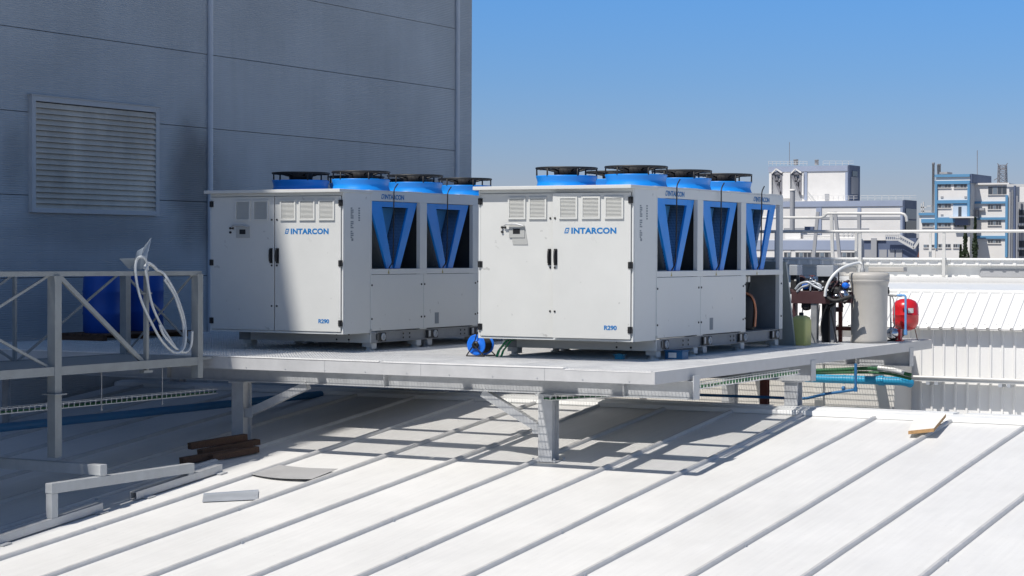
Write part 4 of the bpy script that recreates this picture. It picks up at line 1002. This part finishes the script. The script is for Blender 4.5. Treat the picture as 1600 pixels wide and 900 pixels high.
farrail(1201,1262,252,258.5,D+2,6); farrail(1286,1334,251.5,258.5,D+2,10); farrail(1262,1340,306,313,D-3,8); farrail(1345,1432,305.5,313,D-1,11)
m=MB(base); m.bar(onY(1233.5,258,D+3),onY(1233.5,222,D+3),.10,.10,(0,1,0)); m.build('antenna',M['pylon'],wc)
m=MB(base); m.bar(onY(1262,300,D-2),onY(1274,315,D-2),.3,.3,(0,1,0)); m.bar(onY(1262,306,D-2),onY(1272,318,D-2),.2,.2,(0,1,0)); m.build('stair',M['rail'],wc)
# front stack
c=onY(1238,352,D-25); ck=thing('chimney','grey round chimney stack before the distant white warehouse','chimney',(c.x,D-25,GZ))
m=MB(ck.location); top=onY(1238,298,D-25).z; r=.55; m.lathe((c.x,D-25,GZ),[(r,0),(r,top-GZ)],18); m.build('stack',M['fargrey'],ck)
m=MB(ck.location); m.lathe((c.x,D-25,top+.01),[(r*1.25,0),(r*1.25,.35),(r*.9,.35)],18); m.build('cap',M['farwhite'],ck)
# lower annexe with window row
D3=400.; base3=onY(1280,400,D3); base3.z=GZ
lo=thing('office_wing','distant low wing with slate blue band above a row of white framed windows','building',base3)
base=base3
FP(lo,'wall',M['farwhite'],[(1100,373,1338,404)],D3,8,0,True)
FP(lo,'band',M['farblue'],[(1100,375.5,1337,390)],D3,.1,.2)
for x0,x1 in ((1225,1236),(1243,1268),(1274,1303),(1309,1337)):
    f=FP(lo,'window',M['fargrey'],[(x0,390.2,x1,402)],D3,.1,.12)
    n=max(2,int((x1-x0)/6)); 
    for k in range(n):
        w=(x1-x0)/n; m=MB(base); fx(m,x0+k*w+.9,394.5,x0+(k+1)*w-.9,401,D3,.02,.2); m.build('pane',M['glass'] if k%3!=1 else M['pane'],f)
    m=MB(base); fx(m,x0,392.3,x1,394.3,D3,.02,.22); m.build('frame',M['farwhite'],f)
FP(lo,'roof_unit',M['farwhite'],[(1227,361,1251,375.3)],D3+2,4,0); FP(lo,'roof_unit',M['fargrey'],[(1254,366,1274,375.3)],D3+2,3,0); FP(lo,'roof_unit',M['fargrey'],[(1276,362,1330,364.5)],D3+4,3,0); FP(lo,'roof_unit',M['fardblue'],[(1257,354,1271,360)],D3+30,3,0)
m=MB(base)
for y,r,x0,x1 in ((369.5,.22,1256,1310),(372.3,.22,1256,1336),(366.5,.16,1300,1334)): m.tube([onY(x0,y,D3+.5),onY(x1,y,D3+.5)],r,8)
for x in (1310,1318,1325,1331): m.bar(onY(x,362,D3+.5),onY(x,375.3,D3+.5),.3,.3,(0,1,0))
m.build('roof_pipes',M['rail'],lo)
D4=395.; base=onY(1390,400,D4); base.z=GZ
dk=thing('plant_block','distant dark navy plant block with an outside metal stair','building',base)
FP(dk,'wall',M['fardblue'],[(1350,372,1432,404)],D4,8,0,True)
FP(dk,'wall_panel',M['fargrey'],[(1351,390,1364,402),(1374,390,1386,402),(1388,390,1398,402),(1400,390,1410,402)],D4,.1,.15)
FP(dk,'column',M['fargrey'],[(1362,372,1371,402)],D4,.1,.5)
FP(dk,'roof_slab',M['farwhite'],[(1349,370,1384,375.5)],D4,6,.4)
m=MB(base)
for dy in (0,-8): m.bar(onY(1384,375+dy,D4-1.5),onY(1404,375+dy,D4-1.5),.35,.25); m.bar(onY(1404,375+dy,D4-1.5),onY(1428,388+dy,D4-1.5),.4,.3,(0,1,0))
for k in range(14):
    x=1384+k*3.2; y=375 if x<1404 else 375+(x-1404)*13/24
    m.bar(onY(x,y,D4-1.5),onY(x,y-8,D4-1.5),.16,.16,(0,1,0))
m.bar(onY(1428,388,D4-1.5),onY(1442,366,D4-1.5),.5,.3,(0,1,0)); m.bar(onY(1442,366,D4-2),onY(1425,362,D4-2),.3,.3)
m.build('stair',M['rail'],dk)
# tanks and pipes at their right
D5=380.; base=onY(1450,400,D5); base.z=GZ
tk2=thing('storage_tank','distant white horizontal storage tank at the foot of the blue and white building','tank',base)
m=MB(base); r=(onY(1475,388,D5-15).z-onY(1475,397,D5-15).z)/2; cz=onY(1475,392.5,D5-15).z; xa=rX(1456,D5-15); xb=rX(1507,D5-15)
m.lathe((xa,D5-15,cz),[(0,-.3),(r*.7,-.15),(r,.1),(r,xb-xa),(r*.7,xb-xa+.25),(0,xb-xa+.4)],20,'X'); m.build('shell',M['farwhite'],tk2)
for t_ in (.2,.8):
    m=MB(base); x=xa+(xb-xa)*t_; m.box((x-.3,D5-15.6,GZ),(x+.3,D5-14.4,cz-r*.8)); m.build('saddle',M['fargrey'],tk2)
base=onY(1444,400,D5); base.z=GZ
pp2=thing('process_pipes','distant tangle of brown and grey process pipes left of the blue and white building','pipework',base)
for x0,y0,x1,y1,mt in ((1440,345,1440,402,'dgalv'),(1444,378,1436,402,'rust'),(1447,335,1447,402,'fargrey'),(1452,360,1452,402,'dgalv'),(1437,385,1455,392,'dgalv'),(1440,380,1450,378,'rust')):
    m=MB(base); m.bar(onY(x0,y0,D5-8),onY(x1,y1,D5-8),.6,.6,(0,1,0)); m.build('pipe',M[mt],pp2)
m=MB(base)
for x0,y0,x1,y1 in ((1440,318,1440,333),(1443,315,1443,333),(1438,324,1448,324),(1440,330,1455,330),(1449,322,1455,322)): m.bar(onY(x0,y0,D5+40),onY(x1,y1,D5+40),.25,.25,(0,1,0))
m.build('roof_pipework',M['rail'],pp2)
# blue and white building
D2=340.; base=onY(1520,400,D2); base.z=GZ
bb=thing('blue_white_building','distant white four storey building framed with azure blue bands','building',base)
FP(bb,'wall',M['farwhite'],[(1462,273,1516,404)],D2-3,12,0,True); FP(bb,'wall',M['farwhite'],[(1515.5,286.5,1577,404)],D2,10,0,True); FP(bb,'wall',M['farwhite'],[(1436,336,1462,404)],D2-1,8,0,True)
a=onY(1516,402,D2-3); b=onY(1516,272,D2-3)
m=MB(base); m.box((b.x+.02,D2-2.98,onY(1516,286,D2-3).z),(b.x+.25,D2+9,b.z+.05)); m.build('shaded_side',M['fardblue'],bb)
DT=D2-3
FP(bb,'blue_band',M['farlblue'],[(1461,272,1516,277),(1461,282,1516,288),(1465,312.5,1512,318),(1465,339.5,1512,348)],DT,.1,.3)
FP(bb,'blue_column',M['farlblue'],[(1461,288,1465.2,388),(1512,288,1516.2,340)],DT,.1,.32)
FP(bb,'blue_band',M['farlblue'],[(1516.5,314.5,1574,318.5),(1516.5,339.5,1574,343.5),(1516.5,368.5,1574,373)],D2,.1,.3)
FP(bb,'blue_column',M['farlblue'],[(1571,305,1575.5,402)],D2,.1,.33)
FP(bb,'blue_band',M['farlblue'],[(1436,332.5,1461,336.5),(1440,342,1461,348)],D2-1,.1,.3)
FP(bb,'roof_edge',M['farwhite'],[(1517,285.5,1578,289)],D2,.1,.45)
def wins(rects,DD,np_=3):
    for x0,y0,x1,y1 in rects:
        f=FP(bb,'window',M['fargrey'],[(x0,y0,x1,y1)],DD,.02,.05); w=(x1-x0)/np_
        for k in range(np_):
            m=MB(base); fx(m,x0+k*w+.5,y0+.8,x0+(k+1)*w-.5,y1-.8,DD,.01,.09); m.build('pane',M['glass'] if (k+int(x0))%3 else M['pane'],f)
        m=MB(base); fx(m,x0-.5,y1,x1+.5,y1+1,DD,.02,.2); m.build('sill',M['farwhite'],f)
wins([(1466,287.5,1486,293.5),(1490.5,287.5,1510.5,293.5),(1466,318.5,1486,325),(1466,348.5,1485.5,354.5),(1489.5,348.5,1510,354.5),(1466,381,1485.5,387),(1489.5,381,1503,387)],DT,4)
wins([(1543.5,319.5,1564.5,327),(1543.5,344.5,1564.5,352),(1543.5,374.5,1564,380)],D2,5)
wins([(1544,291,1573,304)],D2,4); wins([(1441,349,1459,354.5),(1443,382,1460,387)],D2-1,3)
FP(bb,'loggia',mat('pale_blue_wall',(.45,.55,.66),.7),[(1489,318.5,1511,339)],DT,.02,.06); FP(bb,'loggia_shade',M['farlblue'],[(1490,318.5,1511,321)],DT,.02,.12); FP(bb,'door',M['glass'],[(1497.5,323,1502.5,338.5)],DT,.02,.1)
FP(bb,'balcony',M['farwhite'],[(1489,338.5,1527,341)],DT,.5,2.)
FP(bb,'bay',M['fardblue'],[(1495,341.5,1516,352)],DT,.1,1.2)
FP(bb,'sign_board',M['fargrey'],[(1517,325,1539,329)],D2,.02,.5)
FP(bb,'wall_vent',M['fargrey'],[(1470,306.5,1474,309.5),(1507,306.5,1510.5,309.5),(1470,334.5,1474,337)],DT,.02,.1)
m=MB(base)
for x in (1524,1529): m.bar(onY(x,329,D2-.6),onY(x,341,D2-.6),.18,.18,(0,1,0))
m.build('sign_posts',M['pylon'],bb)
for x0,x1,y0,y1,mt in ((1456,1459.8,254,331,'fargrey'),(1464.2,1467,256,272,'fargrey'),(1467.2,1470,256,270,'dgalv')):
    m=MB(base); p=onY((x0+x1)/2,y1,D2+3); r=(rX(x1,D2+3)-rX(x0,D2+3))/2; z1=onY(x0,y0,D2+3).z; z0=GZ if x0<1460 else p.z-1
    m.lathe((p.x,D2+3,z0),[(r,0),(r,z1-z0-.4),(r*1.15,z1-z0-.4),(r*1.15,z1-z0)],12); m.build('flue',M[mt],bb)
m=MB(base); fx(m,1468,268.5,1480,271.8,D2+2,3,0); m.build('roof_unit',M['fargrey'],bb)
m=MB(base); m.bar(onY(1527,286,D2+6),onY(1527,235,D2+6),.10,.10,(0,1,0)); m.build('antenna',M['pylon'],bb)
# grey building at the right edge
D7=330.; base=onY(1590,400,D7); base.z=GZ
gb=thing('grey_building','distant grey building with pipe columns at the right edge of the view','building',base)
FP(gb,'wall',M['fargrey'],[(1589,315,1660,404)],D7,12,0,True); FP(gb,'wall',M['farwhite'],[(1593,287,1660,316)],D7+4,8,0)
for x0,x1,y0,mt in ((1576,1579,300,'fargrey'),(1580,1582.5,297,'dgalv'),(1583,1587,290,'fardblue'),(1587.5,1590,306,'fargrey')):
    m=MB(base); p=onY((x0+x1)/2,400,D7-2); r=(rX(x1,D7)-rX(x0,D7))/2; m.lathe((p.x,D7-2,GZ),[(r,0),(r,onY(x0,y0,D7-2).z-GZ)],12); m.build('pipe_column',M[mt],gb)
m=MB(base); m.bar(onY(1574,290,D7-1),onY(1640,289,D7-1),.5,.4); m.build('pipe_bridge',M['rail'],gb)
for y0,y1 in ((328,336),(339,348),(354,362),(376,386),(391,400)):
    f=FP(gb,'window',M['glass'],[(1592,y0,1610,y1)],D7,.02,.1)
FP(gb,'floor_band',M['farwhite'],[(1590,349,1660,352.5),(1590,388,1660,390)],D7,.02,.2)
# pylon
DP=700.; base=onY(1566,300,DP); base.z=GZ
py=thing('pylon','distant steel lattice power pylon above the roofline','pylon',base)
m=MB(base)
wb=onY(1572,287,DP).x-onY(1560,287,DP).x
zt_=onY(1566,258,DP).z; z1=onY(1566,285,DP).z; cx=base.x; cy=DP
def half(z): 
    if z>z1: return wb/2*(1-.12*(z-z1)/(zt_-z1))
    return wb/2+(z1-z)*.06
zsx=[GZ]+[GZ+(z1-GZ)*k/6 for k in range(1,7)]+[z1+(zt_-z1)*k/4 for k in range(1,5)]
for a,b in zip(zsx[:-1],zsx[1:]):
    ha,hb_=half(a),half(b)
    ca=[(cx+sx*ha,cy+sy*ha,a) for sx,sy in ((-1,-1),(1,-1),(1,1),(-1,1))]; cb=[(cx+sx*hb_,cy+sy*hb_,b) for sx,sy in ((-1,-1),(1,-1),(1,1),(-1,1))]
    for i in range(4):
        m.bar(ca[i],cb[i],.22,.22,(0,1,0)); m.bar(ca[i],cb[(i+1)%4],.13,.13,(0,1,0)); m.bar(ca[(i+1)%4],cb[i],.13,.13,(0,1,0)); m.bar(cb[i],cb[(i+1)%4],.13,.13,(0,1,0))
h=half(zt_); m.bar((cx-h,cy,zt_),(cx-wb*.68,cy,zt_+.6),.25,.25,(0,1,0)); m.bar((cx+h,cy,zt_),(cx+wb*.68,cy,zt_+.6),.25,.25,(0,1,0)); m.bar((cx-wb*.6,cy,zt_-1.2),(cx+wb*.6,cy,zt_-1.2),.25,.25); m.bar((cx-wb*.62,cy,z1+1.5),(cx-wb*1.1,cy,z1+.8),.2,.2)
m.build('lattice',M['pylon'],py)
# cypresses
def cypress(px,top,w,DD,label):
    p=onY(px,400,DD); p.z=GZ; t=thing('cypress_tree',label,'tree',p,'cypresses before the blue and white building')
    H=onY(px,top,DD).z-GZ; rw=w/2*(DD*1.03)/FPX
    rnd=random.Random(int(px)); m=MB(p)
    for i in range(2600):
        u=rnd.random(); z=H*(.06+.94*u); prof=min(1,(1-u)*3.2+.05)*(.85+.25*math.sin(z*2.3+px))*min(1,.4+u*4)
        a=rnd.random()*6.283; rr=rw*prof*math.sqrt(rnd.random())*1.05
        q0=Vector((p.x+rr*math.cos(a),p.y+rr*math.sin(a),GZ+z)); s=.13+.17*rnd.random()
        d1=Vector((rnd.uniform(-1,1),rnd.uniform(-1,1),rnd.uniform(-.3,.3))).normalized()*s*.5; d2=Vector((rnd.uniform(-.4,.4),rnd.uniform(-.4,.4),1)).normalized()*s
        m.add([q0-d1,q0+d1,q0+d1*.5+d2,q0-d1*.5+d2],[(0,1,2,3)])
    m.build('crown',M['leaf'],t)
    m=MB(p); m.tube([p,p+Vector((0,0,H*.5)),p+Vector((0,0,H*.9))],[.22,.14,.04],8); m.build('trunk',M['bark'],t)
cypress(1508,355,14,250,'distant cypress tree, the broader and shorter of the two tall ones')
cypress(1523.5,341,10,250,'distant slim cypress tree, the taller one on the right')
cypress(1501,385,8,251,'distant small cypress bush left of the two tall cypresses')

# ================================================================== LOOSE THINGS ON THE ROOF
def rp(px,py,h=0.): p=onR(px,py); return Vector((p.x,p.y,p.z+h))
def slab(pts,th,name,mt,label,cat,lift=.0,edge=None):
    a=[Vector(p) for p in pts]; n=len(a); up=Vector((0,0,th)); m=MB()
    m.add([p+up for p in a],[tuple(range(n))]); m.add(a,[tuple(range(n))[::-1]])
    if edge: m.cur=1
    m.add(a+[p+up for p in a],[(i,(i+1)%n,n+(i+1)%n,n+i) for i in range(n)])
    return solo(m,name,[mt,edge] if edge else mt,label,cat)
# plywood board across a seam
slab([rp(1419,685,.05),rp(1459,686,.09),rp(1478,664,.10),rp(1430,662,.05)],.045,'board_offcut',M['ply'],'pale board offcut with brown edges lying across a roof seam at right','board',edge=M['plyedge'])
# bent grey sheet
m=MB(); A,B,C_,D_=rp(388,743),rp(488,754),rp(528,738),rp(432,729); n=10; vs=[];fs=[]
for i in range(n+1):
    t=i/n; bow=.05*math.sin(t*math.pi)
    for P0,P1 in ((A,B),(D_,C_)):
        p=P0.lerp(P1,t); sag=Vector((0,-.10*math.sin(t*math.pi) if P0 is A else -.06*math.sin(t*math.pi),0)); p=p+sag; p.z=roofz(p.y)+.045*(t*.4+.25)+.012; vs.append(p)
for i in range(n): fs.append((2*i,2*i+2,2*i+3,2*i+1))
k=len(vs); vs2=[v+Vector((0,0,.004)) for v in vs]
m.add(vs+vs2,[f[::-1] for f in fs]+[tuple(j+k for j in f) for f in fs]+[(2*i,2*i+2,k+2*i+2,k+2*i) for i in range(n)]+[(2*i+1,k+2*i+1,k+2*i+3,2*i+3) for i in range(n)]+[(0,k,k+1,1),(2*n,2*n+1,k+2*n+1,k+2*n)])
solo(m,'metal_sheet',M['scrap'],'bent grey metal sheet lying across the roof seams at lower left','metal sheet')
# zinc flashing offcut: a small tray profile
a,b=rp(316,786,.012),rp(403,782,.012); c1,d1=rp(404,768,.012),rp(318,774,.012)
m=MB(); m.add([a,b,c1,d1],[(0,1,2,3)]); up=Vector((0,0,.05)); u2=Vector((0,0,.004)); m.add([a+u2,b+u2,c1+u2,d1+u2],[(0,1,2,3)]); m.add([a,b,b+u2,a+u2],[(0,1,2,3)])
m.bar(d1+up*.12,c1+up*.12,.004,.012)
solo(m,'flashing_offcut',M['flash'],'short blue-grey zinc flashing strip lying flat on the sunlit roof','flashing')
# old timbers
tl=[((283,727),(372,712),0,.085,'weathered brown timber lying lowest at the front of the small timber pile'),((312,716),(403,699),0,.10,'weathered brown timber lying at the back of the small timber pile'),((296,716),(384,701),.10,.085,'weathered brown timber on top of the small timber pile'),((330,722),(402,708),.0,.08,'brown timber at the right front of the small timber pile')]
for a_,b_,h,s_,lab in tl:
    A_,B_=onR(*a_),onR(*b_); up_=Vector((0,0,h+s_/2+.012))
    m=MB(); m.bar(A_+up_,B_+up_,s_*1.3,s_); solo(m,'timber',M['wood'],lab,'timber','old timbers on the roof',bevel=.006)
